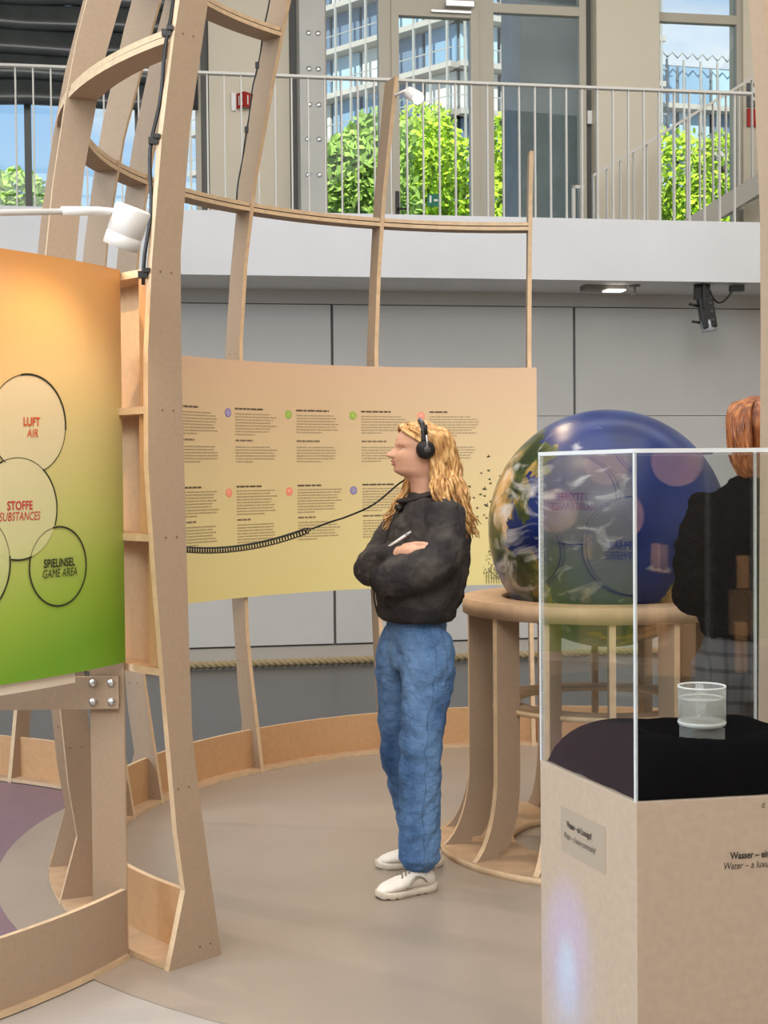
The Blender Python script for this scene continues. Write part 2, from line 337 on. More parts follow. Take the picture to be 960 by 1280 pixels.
# balcony railing
RS = .1335
t = wthing('balcony_railing', 'long pale steel railing with thin bars along the balcony edge', 'railing', 1.5, .06, 3.57)
mb = MB(); wbox(mb, -4.5, 4.72, .03, .09, 4.645, 4.665); mb.build('top_rail', RAIL, t)
bal = None
for k in range(-36, 35):
    s = .167 + k * RS
    if s > 4.7: break
    if bal is None:
        mb = MB(); wbox(mb, s - .006, s + .006, .045, .075, 3.50, 4.646); bal = mb.build('baluster', RAIL, t); s_first = s
    else:
        o = bal.copy(); COL.objects.link(o); o.location = bal.location + Vector(((s - s_first) * TX, (s - s_first) * TY, 0))
# stair with sloping railing on the balcony
t = wthing('stair', 'grey steel stair with sloping handrail climbing right behind the balcony railing', 'stair', 4.7, 1.9, 3.57)
def sl(s): return 4.34 + .61 * (s - 3.93)
mb = MB()
STG = mat('stair_steel', lin(158, 153, 144), .5, .4)
for nm, dz, hh, w, s0, s1 in (('handrail', 0, .03, .03, 3.93, 6.4), ('stringer', -.98, .2, .03, 4.25, 6.4)):
    mb = MB(); a = [Wp(s0, 1.9 - w, sl(s0) + dz - hh), Wp(s1, 1.9 - w, sl(s1) + dz - hh), Wp(s1, 1.9 - w, sl(s1) + dz), Wp(s0, 1.9 - w, sl(s0) + dz)]
    b = [Wp(s0, 1.9 + w, sl(s0) + dz - hh), Wp(s1, 1.9 + w, sl(s1) + dz - hh), Wp(s1, 1.9 + w, sl(s1) + dz), Wp(s0, 1.9 + w, sl(s0) + dz)]
    mb.add(a + b, [(0, 1, 2, 3), (7, 6, 5, 4), (0, 4, 5, 1), (1, 5, 6, 2), (2, 6, 7, 3), (3, 7, 4, 0)]); mb.build(nm, RAIL if nm == 'handrail' else STG, t)
for k in range(18):
    s = 3.94 + k * .135; mb = MB(); wbox(mb, s - .006, s + .006, 1.885, 1.915, max(3.57, sl(s) - 1.0), sl(s) - .01); mb.build('baluster', RAIL, t)
for k in range(7):
    s = 4.55 + k * .27; mb = MB(); wbox(mb, s - .14, s + .14, 1.93, 2.5, sl(s) - 1.16, sl(s) - 1.12); mb.build('tread', STG, t)
mb = MB(); wbox(mb, 3.72, 3.75, 1.87, 1.9, 3.57, 4.23); wbox(mb, 3.72, 3.84, 1.87, 1.9, 4.2, 4.23); mb.build('end_post', RAIL, t)
# fittings under the balcony
def nb(s, o): return s
t = thing('emergency_light', 'small lit rectangular emergency light under the balcony', 'lamp', (1.9, 12.12, 3.065))
LIT = mat('lamp_diffuser', (1, .95, .82), .5, .2, emit=3.0)
MB().box((1.88, 12.12, 3.045), (.36, .16, .04), PHI).build('housing', mat('fitting_grey', lin(120, 116, 110), .5, .3), t)
MB().box((1.97, 12.1, 3.02), (.16, .14, .012), PHI).build('diffuser', LIT, t)
t = thing('sprinkler', 'tiny metal sprinkler head hanging under the balcony right of the emergency light', 'sprinkler', (2.14, 12.08, 3.065))
MB().lathe([(.001, 3.065), (.05, 3.063), (.05, 3.052), (.012, 3.05), (.012, 2.99), (.026, 2.985), (.026, 2.975), (.001, 2.97)], (2.14, 12.08, 0), 12).build('head', mat('fitting_grey', (.2, .2, .2)), t)
t = thing('stage_spotlight', 'black slim stage spotlight hanging tilted under the balcony', 'spotlight', (2.72, 12.1, 3.065))
M = Matrix.Translation((2.74, 12.08, 2.88)) @ Matrix.Rotation(-.16, 4, 'Y')
mb = MB(); mb.box((2.752, 12.08, 2.82), (.12, .12, .26), M=Matrix.Rotation(-.16, 4, 'Y')); bevel(mb.build('body', BLACK, t), .01)
mb = MB(); mb.lathe([(.001, -.20), (.055, -.20), (.062, -.19), (.062, -.1), (.001, -.1)], (2.742, 12.08, 2.86), 16, M=Matrix.Rotation(-.16, 4, 'Y')); mb.build('lens', mat('lens_glass', (.3, .3, .32), .1, .8), t)
MB().box((2.71, 12.08, 3.0), (.13, .05, .13)).build('bracket', BLACK, t); MB().box((2.71, 12.06, 2.96), (.02, .14, .2)).build('side_plate', BLACK, t)
for q in ([(2.68, 12.08, 2.88), (2.60, 12.08, 2.90)], [(2.69, 12.06, 2.74), (2.62, 12.06, 2.75)]): MB().tube(q, .012, 6).build('clamp_screw', BLACK, t)
for k in range(3): MB().box((2.765 + k * .012, 12.015, 2.9 - k * .07), (.03, .012, .02)).build('knob', mat('knob_grey', lin(60, 60, 62), .5, .4), t)
mb = MB(); mb.tube([(2.78 + .2 * i / 10, 12.1, 3.02 - .11 * sin(pi * (i / 10) ** .8)) for i in range(11)], .009, 6); mb.box((3.01, 12.1, 3.03), (.12, .06, .05)); mb.build('cable', BLACK, t)
# ================================================================== OUTSIDE
FACE = [mat('facade_glass_%d' % i, c, .25, .6) for i, c in enumerate((lin(128, 160, 186), lin(168, 194, 208), lin(206, 208, 202), lin(104, 124, 146)))]
SLAB2 = mat('facade_slab', lin(176, 170, 160), .7, .2); FIN = mat('facade_fin', lin(160, 158, 152), .6, .3)
def office(label, corner, dl, dr, nl, nr, bay, fh, nf, z0=0.0):
    b = thing('office_building', label, 'building', (*corner, 0))
    pm = {}
    for dvec, nb_ in ((dl, nl), (dr, nr)):
        dv = Vector((*dvec, 0)).normalized(); nrm = Vector((dv.y, -dv.x, 0)); nrm = nrm if nrm.y < 0 else -nrm; ang = atan2(dv.y, dv.x)
        L = nb_ * bay
        for f in range(nf):
            z = z0 + f * fh; c = Vector((*corner, 0)) + dv * L / 2 + nrm * .35 + Vector((0, 0, z))
            MB().box(c, (L + .8, 1.9, .42), ang).build('floor_slab', SLAB2, b)
            c2 = Vector((*corner, 0)) + dv * L / 2 + nrm * 1.2 + Vector((0, 0, z + 1.2)); MB().box(c2, (L + 1, .06, .08), ang).build('guard_rail', FIN, b)
            for k in range(nb_):
                key = (round(ang, 3), random.randrange(4)); c = Vector((*corner, 0)) + dv * (k + .5) * bay + Vector((0, 0, z + fh / 2))
                if key not in pm:
                    pm[key] = MB().box(c, (bay * .9, .2, fh - .5), ang).build('window_pane', FACE[key[1]], b); pm[key]['c'] = c; c0 = c
                    pm[key] = (pm[key], c)
                    del pm[key][0]['c']
                else:
                    o = pm[key][0].copy(); COL.objects.link(o); o.location = pm[key][0].location + (c - pm[key][1])
        mb = MB()
        for k in range(nb_ * 2 + 1):
            c = Vector((*corner, 0)) + dv * k * bay / 2 + nrm * 1.25 + Vector((0, 0, z0 + nf * fh / 2)); mb.box(c, (.16, .16, nf * fh), ang)
        tag(mb.build('facade_fin', FIN, b), kind='stuff')
    a = Vector((*corner, 0)); l = Vector((*dl, 0)).normalized() * nl * bay; r = Vector((*dr, 0)).normalized() * nr * bay
    i = Vector((0, .4, 0)); q = [a + i, a + r + i, a + l + r + i, a + l + i]; zt = Vector((0, 0, z0 + nf * fh))
    mb = MB(); mb.add(q + [x + zt for x in q], [(0, 1, 5, 4), (1, 2, 6, 5), (2, 3, 7, 6), (3, 0, 4, 7), (4, 5, 6, 7)]); mb.build('core', mat('core_dark', lin(110, 116, 122), .7, .2), b)
    return b
office('tall glass office building with balcony slabs seen through the balcony door', (5.9, 108), (-.72, .69), (.93, .36), 9, 5, 3.4, 3.55, 14)
office('lower glass office building with jagged roof edge seen through the right window', (19.5, 122), (-.5, .86), (.96, .27), 2, 7, 3.2, 3.9, 9, z0=1.4)
b2 = bpy.data.objects['office_building.001']
mb = MB()
for k in range(24):
    p = Vector((19.0, 120.5, 36.6)) + Vector((.96, .27, 0)) * k * .95; mb.tube([p, p + Vector((.47, .13, .5)), p + Vector((.95, .26, 0))], .07, 4)
mb.build('roof_lattice', FIN, b2)
LEAF = mat('leaves', lin(178, 206, 60), .6, .3, var=.35, scale=1.2); LEAF2 = mat('leaves_pale', lin(160, 190, 90), .6, .3, var=.3, scale=1.2); BARK = mat('bark', lin(92, 76, 60), .9, .1)
def tree(label, x, y, h, rad, m, seed, zb=.35):
    rnd = random.Random(seed); t = thing('tree', label, 'tree', (x, y, 0), 'trees outside the windows')
    mb = MB(); mb.tube([(x, y, 0), (x + .1, y, h * .3), (x, y + .1, h * .6), (x + .1, y, h * .9)], [.32, .24, .15, .05], 8)
    for k in range(7):
        a = k * 2.4; z = h * (.3 + .07 * k); mb.tube([(x, y, z), (x + cos(a) * rad * .4, y + sin(a) * rad * .4, z + .9), (x + cos(a) * rad * .7, y + sin(a) * rad * .7, z + 1.9)], [.1, .06, .02], 5)
    mb.build('trunk', BARK, t)
    bl = [(x + rnd.uniform(-.62, .62) * rad, y + rnd.uniform(-.62, .62) * rad, h * zb + rnd.random() * h * (.9 - zb), rad * rnd.uniform(.28, .5)) for _ in range(22)]
    mb = MB()
    for k in range(11000):
        bx, by, bz, br = rnd.choice(bl); v = Vector((rnd.gauss(0, 1), rnd.gauss(0, 1), rnd.gauss(0, 1))).normalized() * br * rnd.uniform(.7, 1.08)
        p = Vector((bx, by, bz)) + v; a = Vector((rnd.gauss(0, 1), rnd.gauss(0, 1), rnd.gauss(0, 1))).normalized(); b = a.orthogonal().normalized(); s = rnd.uniform(.07, .15)
        mb.add([p - a * s, p + b * s * .6, p + a * s, p - b * s * .6], [(0, 1, 2, 3)])
    tag(mb.build('foliage', m, t), kind='stuff')
tree('bright green tree filling the lower half of the balcony door', 2.4, 36, 11.2, 2.5, LEAF, 1)
tree('pale green tree in the lower half of the narrow window left of the balcony door', -.9, 30, 9.4, 1.7, LEAF2, 2)
tree('green tree in the third balcony window between door and outside pillar', 3.15, 28.5, 8.8, 1.15, LEAF, 3)
tree('bright green tree behind the stair in the right balcony window', 9.0, 38, 10.6, 2.4, LEAF, 4)
tree('pale green tree low at the left end of the balcony glazing', -8.3, 32, 8.6, 1.8, LEAF2, 5)
struct(MB().box((0, 90, -.6), (200, 150, 1)).build('ground_outside', mat('paving', lin(150, 148, 142), .9, .1)))
# ================================================================== RING FRAME (ribs, rings, boards)
IN_ = [(0, 0), (.53, .082), (.71, .104), (.99, .112), (1.86, .128), (2.16, .125), (2.55, .082), (2.94, .006), (3.4, -.13), (3.83, -.27), (4.2, -.42)]
OUT_ = [(0, .207), (.235, .14), (.42, .168), (.86, .207), (1.2, .235), (1.52, .256), (1.86, .252), (2.13, .232), (2.5, .189), (2.8, .14), (3.0, .10), (3.4, -.005), (3.83, -.14), (4.2, -.28)]
def rib_poly(top):
    zi = [0, .3, .53, .71, .99, 1.3, 1.6, 1.86, 2.16, 2.35, 2.55, 2.75, 2.94, 3.17, 3.4, 3.6, 3.83, 4.0, 4.2]
    a = [(R0 + interp(IN_, z), z) for z in zi if z < top] + [(R0 + interp(IN_, top), top)]
    zo = [0, .235, .42, .64, .86, 1.03, 1.2, 1.36, 1.52, 1.7, 1.86, 2.13, 2.3, 2.5, 2.65, 2.8, 3.0, 3.2, 3.4, 3.6, 3.83, 4.0, 4.2]
    b = [(R0 + interp(OUT_, z), z) for z in zo if z < top] + [(R0 + interp(OUT_, top), top)]
    return a[::-1] + b
frame1 = thing('ring_frame', 'large round open frame of curved wooden ribs and hoops around the globe table', 'frame', (C1[0], C1[1], 0))
RIBS = [(226.6, 4.2), (204, 4.2), (192, 4.2), (169.5, 4.2), (160.5, 4.2), (137.3, 4.2), (113.7, 3.53), (89.4, 3.2)]
for az, top in RIBS:
    o = MB().prism(rib_poly(top), cyl_rib_matrix(C1, az), .022, 0, 1).build('rib', (MDF, EDGE), frame1)
    mb = MB()
    for z in (.05, .55, 1.31, 1.69, 2.10, 2.82):
        for dr in (.04, .085):
            if z < top:
                r = R0 + interp(IN_, z) + dr * .9; m = cyl_rib_matrix(C1, az)
                for sd in (-.0112, .0112):
                    q = m @ Vector((r, z, sd)); mb.box(q, (.0045, .0045, .003 + .0015))
    tag(mb.build('screw', mat('screw', lin(110, 84, 60), .5, .4), o), kind='stuff')
azs = [a for a, _ in RIBS]
def rseg(z, a0, a1, name='hoop_segment'):
    ri, ro = R0 + interp(IN_, z) + .004, R0 + interp(OUT_, z) - .004
    d = .32
    o = MB().arc(C1, ri, ro, z - .022, z - .003, a0 - d, a1 + d, 10, 0, 1).build(name, (MDF, EDGE), frame1)
    MB().arc(C1, ri + .004, ro - .008, z + .003, z + .022, a0 - d, a1 + d, 10, 0, 1).build('upper_layer', (MDF, EDGE), o)
ARC_EDGE = (1, 3)
for a0, a1 in zip(azs, azs[1:]):
    rseg(2.82, a0, a1)
    if a1 > 130: rseg(3.63, a0, a1)
for a0, a1 in list(zip(azs, azs[1:])) + [(89.4, 66)]:
    ARC_EDGE = (2,)
    MB().arc(C1, R0 + .07, R0 + .088, .02, .212, a0 - .3, a1 + .3, 10, 0, 1).build('base_board', (MDFW, EDGE), frame1)
    ARC_EDGE = (1, 3)
    MB().arc(C1, R0 + .004, R0 + .203, .005, .022, a0 - .33, a1 + .33, 10, 0, 1).build('base_plate', (PLY, EDGE), frame1)
# shelf bay between the near rib and the next one
for a0, a1, ss in ((226.6, 204, (2.10, 1.69, 1.31, .905)),):
    ri = R0 + .116
    MB().arc(C1, ri - .006, ri + .01, .90, 2.11, a0 - .3, a1 + .3, 12).build('shelf_back', MDFW, frame1)
    for z in ss: MB().arc(C1, ri + .01, R0 + interp(OUT_, z) - .006, z - .011, z + .011, a0 - .35, a1 + .35, 10, 0, 1).build('shelf', (MDFW, EDGE), frame1)
    for z0, z1 in zip(ss[::-1], ss[::-1][1:]): MB().arc(C1, ri + .01, R0 + interp(OUT_, (z0 + z1) / 2) - .03, z0 + .012, z1 - .012, a0 - .4, a0 - 2.0, 3, 0, 1).build('side_board', (MDFW, MDFW), frame1)
# cable clipped along the near rib
def rib_pt(az, z, t=.0, dr=0.0, side=OUT_): return cyl_rib_matrix(C1, az) @ Vector((R0 + interp(side, z) + dr, z, t))
pts = [rib_pt(226.6, 2.06 + .045 * i, -.018 + .008 * sin(i * .5), .006 + .006 * sin(i * .9)) for i in range(46)]
t = thing('power_cable', 'black cable clipped along the outer edge of the near wooden rib', 'cable', pts[0])
MB().tube(pts, .006, 7).build('cable', BLACK, t)
for z in (2.09, 2.49, 2.82):
    mb = MB(); p = rib_pt(226.6, z, -.018, .008); mb.box(p, (.028, .022, .02)); mb.box(p + Vector((.012, -.01, .012)), (.02, .012, .012)); tag(mb.build('cable_clip', BLACK, t), kind='stuff')
pts = [rib_pt(137.3, 2.86 + .05 * i, .0135 + .003 * sin(i * 1.3), .003 + .003 * sin(i * .8)) for i in range(24)]
t = thing('power_cable', 'thin black cable running up the outer edge of the rib beside the red fire sign', 'cable', pts[0])
MB().tube(pts, .004, 6).build('cable', BLACK, t)
for z in (3.2, 3.5): MB().box(rib_pt(137.3, z, .0135, .004), (.018, .018, .03)).build('cable_clip', BLACK, t)
# separate rib at the right edge
frame2 = thing('rib_stand', 'tall wooden rib at the right edge of view in front of the person in black', 'frame', (C1[0] + .2, C1[1] - 2.0, 0))
azF = -83.6
MB().prism(rib_poly(4.2), cyl_rib_matrix(C1, azF), .03, 0, 1).build('rib', (MDF, MDF), frame2)
ARC_EDGE = (1, 3)
MB().arc(C1, R0 + .004, R0 + .203, .005, .022, azF + .5, azF + 16, 8, 0, 1).build('base_plate', (PLY, EDGE), frame2)
MB().arc(C1, R0 + .07, R0 + .088, .02, .212, azF + .5, azF + 16, 8, 0, 1).build('base_board', (MDFW, EDGE), frame2)
MB().arc(C1, R0 + .116, R0 + .13, .9, 2.1, azF + .5, azF + 16, 8, 0, 1).build('back_board', (MDF, EDGE), frame2)
# ------------------------------------------------------------------ rib spotlights
def ribspot(label, az, z, aim, off, power, cone=70):
    p = rib_pt(az, z, .0, 0, IN_); loc = p + Vector(off)
    t = thing('rib_spotlight', label, 'spotlight', loc)
    d = (Vector(aim) - loc).normalized(); M = d.to_track_quat('Z', 'Y').to_matrix().to_4x4()
    mb = MB(); mb.lathe([(.001, -.075), (.026, -.075), (.032, -.068), (.034, .045), (.031, .047), (.029, .03)], loc, 20, M=M); mb.build('shade', WHITE, t)
    mb = MB(); mb.lathe([(.001, .034), (.028, .034), (.028, .028), (.001, .028)], loc, 20, M=M); mb.build('bulb', mat('bulb_glow', (1, .88, .68), .5, .2, emit=22), t)
    MB().tube([p + Vector((0, 0, -.01)), p + Vector(off) * .5 + Vector((0, 0, .02)), loc - d * .03], .008, 6).build('arm', WHITE, t)
    lamp('rib_spotlight_beam', 'SPOT', loc + d * .06, aim, power, WARM, spot_size=R_(cone), spot_blend=.6, shadow_soft_size=.03)
ribspot('small white spotlight near the top of the middle wooden rib', 113.7, 3.45, (.9, 5.9, 2.6), (.10, -.06, -.03), 42, 110)
ribspot('small white spotlight at the top edge of view on the tall curved rib', 137.3, 3.93, (.6, 6.3, 2.9), (.17, -.08, -.03), 42, 110)
ribspot('white spotlight above the view on the near rib', 226.6, 3.8, (.2, 7.2, .4), (.1, .12, .0), 60, 75)
ribspot('white spotlight above the view on a left rib', 169.5, 3.8, (.9, 7.3, .3), (.14, .0, .0), 60, 75)
# ================================================================== CURVED TEXT PANEL (inside of the ring)
PT = zramp('text_panel_print', [(.86, (224, 211, 146)), (1.2, (220, 204, 148)), (1.6, (211, 189, 148)), (2.06, (202, 171, 144))], .42, .35)
RP = R0 + .092
tp = thing('text_panel', 'long curved peach to yellow information panel with text columns behind the woman', 'panel', (C1[0], C1[1] + 2, .88))
ARC_EDGE = ()
weld(MB().arc(C1, RP, RP + .012, .878, 2.062, 157, 88.4, 60).build('board', PT, tp), 1e-5)
def tmap(u, z, off=.0015):   # u in degrees of azimuth
    a = R_(u); return (C1[0] + (RP - off) * cos(a), C1[1] + (RP - off) * sin(a), z)
def tquad(mb, u0, u1, z0, z1, off=.0012):
    k = max(1, int(abs(u1 - u0) / 2.2))
    for i in range(k):
        a, b = u0 + (u1 - u0) * i / k, u0 + (u1 - u0) * (i + 1) / k
        mb.add([tmap(a, z0, off), tmap(b, z0, off), tmap(b, z1, off), tmap(a, z1, off)], [(0, 1, 2, 3)])
rt_ = random.Random(3)
def paragraph(u, ztop, zbot, width, name='text_block'):
    """rows of word-length ink strokes: too small in the photograph to be read"""
    mb = MB(); z = ztop; lh = .0146
    while z > zbot:
        x = 0; lim = width * (rt_.uniform(.8, 1.0) if z - lh > zbot else rt_.uniform(.35, .7))
        while x < lim:
            w = min(rt_.uniform(.12, .62), lim - x); tquad(mb, u - x, u - x - w, z - .0056, z); x += w + .1
        z -= lh
    return mb.build(name, mat('text_ink', lin(160, 142, 112), .5, .3), tp)
def heading(u, z, width, k):
    mb = MB(); x = 0
    while x < width:
        w = min(rt_.uniform(.5, 1.3), width - x); tquad(mb, u - x, u - x - w, z - .0085, z); x += w + .13
    mb.build('text_heading', mat('heading_ink', lin(92, 78, 62), .5, .3) if k else mat('heading_soft', lin(128, 110, 88), .5, .3), tp)
VIO = mat('icon_violet', lin(98, 92, 172), .5, .3); ICG = mat('icon_green', lin(140, 176, 62), .5, .3); ICR = mat('icon_coral', lin(240, 138, 112), .5, .3); PALE = mat('icon_line', lin(214, 200, 210), .5, .3)
def icon(u, z, m, kind):
    k = 28; r = .0215; mb = MB(); q = []
    rd = r / RP * 180 / pi
    mb.add([tmap(u, z, .0012)] + [tmap(u - rd * cos(2 * pi * i / k), z + r * sin(2 * pi * i / k), .0012) for i in range(k)], [(0, 1 + i, 1 + (i + 1) % k) for i in range(k)])
    o = mb.build('icon', m, tp); mb = MB(); lm = {'v': PALE, 'g': mat('icon_line_green', lin(196, 212, 130), .5, .3), 'r': mat('icon_line_coral', lin(250, 186, 164), .5, .3)}[kind]
    def ringq(f0, f1):
        for i in range(k):
            a, b = 2 * pi * i / k, 2 * pi * (i + 1) / k
            mb.add([tmap(u - rd * f * cos(c), z + r * f * sin(c), .002) for f, c in ((f0, a), (f1, a), (f1, b), (f0, b))], [(0, 1, 2, 3)])
    ringq(.42, .52)
    if kind == 'v': tquad(mb, u + .04, u - .04, z - r * .8, z + r * .8, .002); tquad(mb, u + rd * .8, u - rd * .8, z - .0012, z + .0012, .002); ringq(.72, .8)
    if kind == 'g': ringq(.72, .8); tquad(mb, u + .1, u - .1, z - .004, z + .006, .002)
    if kind == 'r': ringq(.68, .76); tquad(mb, u + .2, u - .1, z - .002, z + .008, .002)
    mb.build('icon_mark', lm, o)
for k, u in enumerate((152.3, 140.9, 129.5, 118.2, 106.85)):
    mt = [(ICR, 'r'), (VIO, 'v'), (ICG, 'g'), (ICG, 'g'), (ICR, 'r')][k]; mbm = [(VIO, 'v'), (ICR, 'r'), (ICR, 'r'), (VIO, 'v'), (ICG, 'g')][k]
    icon(u, 1.8, *mt); heading(u - 1.38, 1.826, (4, 5.4, 5.8, 5.0, 2.9)[k], 1); paragraph(u - 1.4, 1.799, (1.69, 1.69, 1.70, 1.705, 1.685)[k], 8.0)
    heading(u - 1.42, 1.668, (3, 3.4, 4.1, 4.2, 3.6)[k], 0); paragraph(u - 1.42, 1.634, 1.548, 8.0)
    if k < 4:
        icon(u, 1.404, *mbm); heading(u - 1.5, 1.438, (4.4, 4.9, 4.2, 5.4, 4)[k], 1); paragraph(u - 1.5, 1.415, 1.29, 7.9); heading(u - 1.55, 1.272, (3, 2.6, 3.1, 3.9, 3)[k], 0); paragraph(u - 1.55, 1.245, 1.155, 7.8)
BIRD = mat('bird_print', lin(44, 48, 34), .5, .3)
def bird(u, z, s, rot):
    P = [(-1, .1), (-.55, .42), (-.1, .12), (.05, .95), (.32, .55), (.25, .1), (.9, -.35), (.3, -.28), (-.2, -.42), (-.6, -.15)]
    mb = MB(); c, d = cos(rot), sin(rot)
    mb.add([tmap(u - (x * c - y * d) * s / RP * 57.3, z + (x * d + y * c) * s, .0014) for x, y in P], [tuple(range(len(P)))]); mb.build('bird_print', BIRD, tp)
from itertools import count
for px, py, s in ((611, 570, 1.25), (602, 591, .9), (611, 588, 1.1), (624, 595, .8), (612, 599, 1), (613, 604, 1), (588, 608, 1.1), (583, 614, .8), (606, 611, 1.5), (593, 622, .9), (601, 618, 1.1), (606, 620, 1), (608, 632, 1.6), (613, 627, 1), (597, 635, 1), (594, 646, .9), (597, 646, .9), (605, 644, .9), (608, 648, 1), (634, 584, 1.2), (647, 567, 1), (620, 640, 1)):
    bird(96.0 + (611 - px) * .133, 1.58 - (py - 570) * .00432, .0105 * s, rt_.uniform(-.5, .6))
mb = MB()
for k in range(150):
    u = 95.4 + rt_.gauss(0, .9); z = .905 + rt_.random() ** 1.2 * .19; f = (z - .88) / .22
    if abs(u - 95.4) > 1.9 * sqrt(max(.05, 1 - f * f)): continue
    tquad(mb, u, u - rt_.uniform(.05, .3), z, z + rt_.uniform(.003, .014), .0014)
for k in range(7): tquad(mb, 96.6 - k * .4, 96.45 - k * .4, .885, .95 + .02 * (k % 3), .0015)
tag(mb.build('tree_print', mat('tree_print', lin(128, 122, 84), .5, .3), tp), kind='stuff')
# ================================================================== GRADIENT PANEL on its stand (outside of the second ring)
G_STOPS = [(.93, (112, 156, 42)), (1.10, (146, 172, 62)), (1.30, (186, 188, 106)), (1.52, (206, 190, 128)), (1.74, (224, 188, 130)), (1.95, (222, 166, 102)), (2.12, (214, 144, 78))]
GP = zramp('gradient_print', G_STOPS, .4, .35, .45)  # tilt: print greener to the right, part of the lamp's falloff included
GF = zramp('gradient_print_pale', [(z, tuple(int(c * .58 + w * .42) for c, w in zip(col, (222, 212, 198)))) if z > 1.29 else (z, tuple(int(c * .8 + w * .2) for c, w in zip(col, (222, 212, 170)))) for z, col in G_STOPS], .4, .35, .3)
gp = thing('gradient_panel', 'curved orange to green signpost panel with linked circles at the left', 'panel', (C2[0] + 1.8, C2[1] - .9, .93))
A0, A1 = 268, 337.0
ARC_EDGE = (1, 0, 2)
weld(MB().arc(C2, R2 - .018, R2, .926, 2.12, A0, 331.0, 48, 0, 1).build('board', (GP, WHITE), gp), 1e-5) if False else None
def panel_board(a0, a1, rb, name, n):
    vs = []; mb = MB()
    for i in range(n + 1):
        a = R_(a0 + (a1 - a0) * i / n)
        rr = rb - (.004 * i / n if name == 'end_board' else 0)
        for r, z in ((rr - .018, .926), (rr, .926), (rr, 2.12), (rr - .018, 2.12)): vs.append((C2[0] + r * cos(a), C2[1] + r * sin(a), z))
    for i in range(n):
        for j in range(4): mb.add([vs[i * 4 + j], vs[i * 4 + (j + 1) % 4], vs[i * 4 + 4 + (j + 1) % 4], vs[i * 4 + 4 + j]], [(3, 2, 1, 0)], 0 if j in (1, 2) else 1)
    mb.add(vs[:4], [(0, 1, 2, 3)], 0); mb.add(vs[-4:], [(3, 2, 1, 0)], 0)
    return weld(mb.build(name, (GP, WHITE), gp), 1e-5)
panel_board(A0, 332.2, R2, 'board', 48); panel_board(332.2, A1, R2, 'end_board', 4)
ARC_EDGE = (1, 3)
MB().arc(C2, R2 - .05, R2 - .012, .895, .925, A0, 330.6, 40).build('bottom_ledge', mat('ledge', lin(222, 206, 186), .6, .3), gp)
def gmap(u, z, off): a = R_(u); r = R2 + off; return (C2[0] + r * cos(a), C2[1] + r * sin(a), z)
DEG = 180 / pi / R2
circ = {'luft': (325.7, 1.643, .138), 'stoffe': (324.5, 1.407, .1415), 'spiel': (328.55, 1.239, .113), 'sphere': (324.5 - .188 * DEG, 1.262, .155), 'upper': (324.5 - .27 * DEG, 1.62, .15)}
def fill(key, off, m):
    u, z, r = circ[key]; k = 40; rings = 4; mb = MB(); vs = [gmap(u, z, off)]
    for j in range(1, rings + 1): vs += [gmap(u + r * j / rings * cos(2 * pi * i / k) * DEG, z + r * j / rings * sin(2 * pi * i / k), off) for i in range(k)]
    fs = [(0, 1 + i, 1 + (i + 1) % k) for i in range(k)] + [(1 + (j - 1) * k + i, 1 + j * k + i, 1 + j * k + (i + 1) % k, 1 + (j - 1) * k + (i + 1) % k) for j in range(1, rings) for i in range(k)]
    mb.add(vs, fs); mb.build('circle_fill', m, gp)
HIDE = {'luft': ('stoffe', 'upper'), 'stoffe': ('spiel', 'sphere', 'upper'), 'upper': ('luft',), 'spiel': (), 'sphere': ('upper',)}
def outline(key, thick, thin=.0009, off=.0032, inv=()):
    u, z, r = circ[key]; k = 120; mb = MB()
    for i in range(k):
        a, b = 2 * pi * i / k, 2 * pi * (i + 1) / k; mid = degrees_((a + b) / 2)
        inside = any(hypot((u + r * cos(a) * DEG - circ[q][0]) / DEG, z + r * sin(a) - circ[q][1]) < circ[q][2] - .001 for q in circ if q != key)
        if any(hypot((u + r * cos(a) * DEG - circ[q][0]) / DEG, z + r * sin(a) - circ[q][1]) < circ[q][2] - .001 for q in HIDE[key]): continue
        w = thin if inside else thick(mid)
        mb.add([gmap(u + rr * cos(c) * DEG, z + rr * sin(c), off) for rr, c in ((r - w, a), (r + w, a), (r + w, b), (r - w, b))], [(0, 1, 2, 3)])
    mb.build('circle_outline', mat('outline_ink', lin(44, 46, 32), .5, .3), gp)
def degrees_(a): return a * 180 / pi % 360
for i, kf in enumerate(('upper', 'luft', 'sphere', 'stoffe')): fill(kf, .0008 + .0005 * i, GF)
outline('luft', lambda d: .0028 if d < 102 or d > 353 else .0012)
outline('stoffe', lambda d: .0024); outline('spiel', lambda d: .0026); outline('sphere', lambda d: .0026); outline('upper', lambda d: .0024)
def gtext(s, u, z, size, m, bold=0.0, shear=0.0, sx=.80):
    bold *= .45
    vs, fs = text_mesh(s, size, bold, shear, sx=sx); mb = MB(); mb.add([gmap(u + x * DEG, z + y, .0036) for x, y in vs], fs); mb.build('lettering', m, gp)
TO, TR, TB = mat('type_orange', lin(206, 84, 40), .5, .3), mat('type_red', lin(190, 52, 58), .5, .3), mat('type_blue', lin(62, 76, 150), .5, .3); TD = mat('type_dark', lin(40, 42, 30), .5, .3)
gtext('LUFT', 325.9, 1.638, .034, TO, .0016); gtext('AIR', 325.95, 1.606, .034, TO, 0, .2)
gtext('STOFFE', 324.62, 1.405, .034, TR, .0016); gtext('SUBSTANCES', 324.6, 1.375, .034, TR, 0, .2, .72)
gtext('SPIELINSEL', 328.6, 1.238, .034, TD, .0016, sx=.78); gtext('GAME AREA', 328.62, 1.209, .034, TD, 0, .2, .76)
gtext('SPHÄRE', 324.5 - .150 * DEG, 1.252, .036, TB, .0016); gtext('SPHERE', 324.5 - .154 * DEG, 1.220, .036, TB, 0, .2)
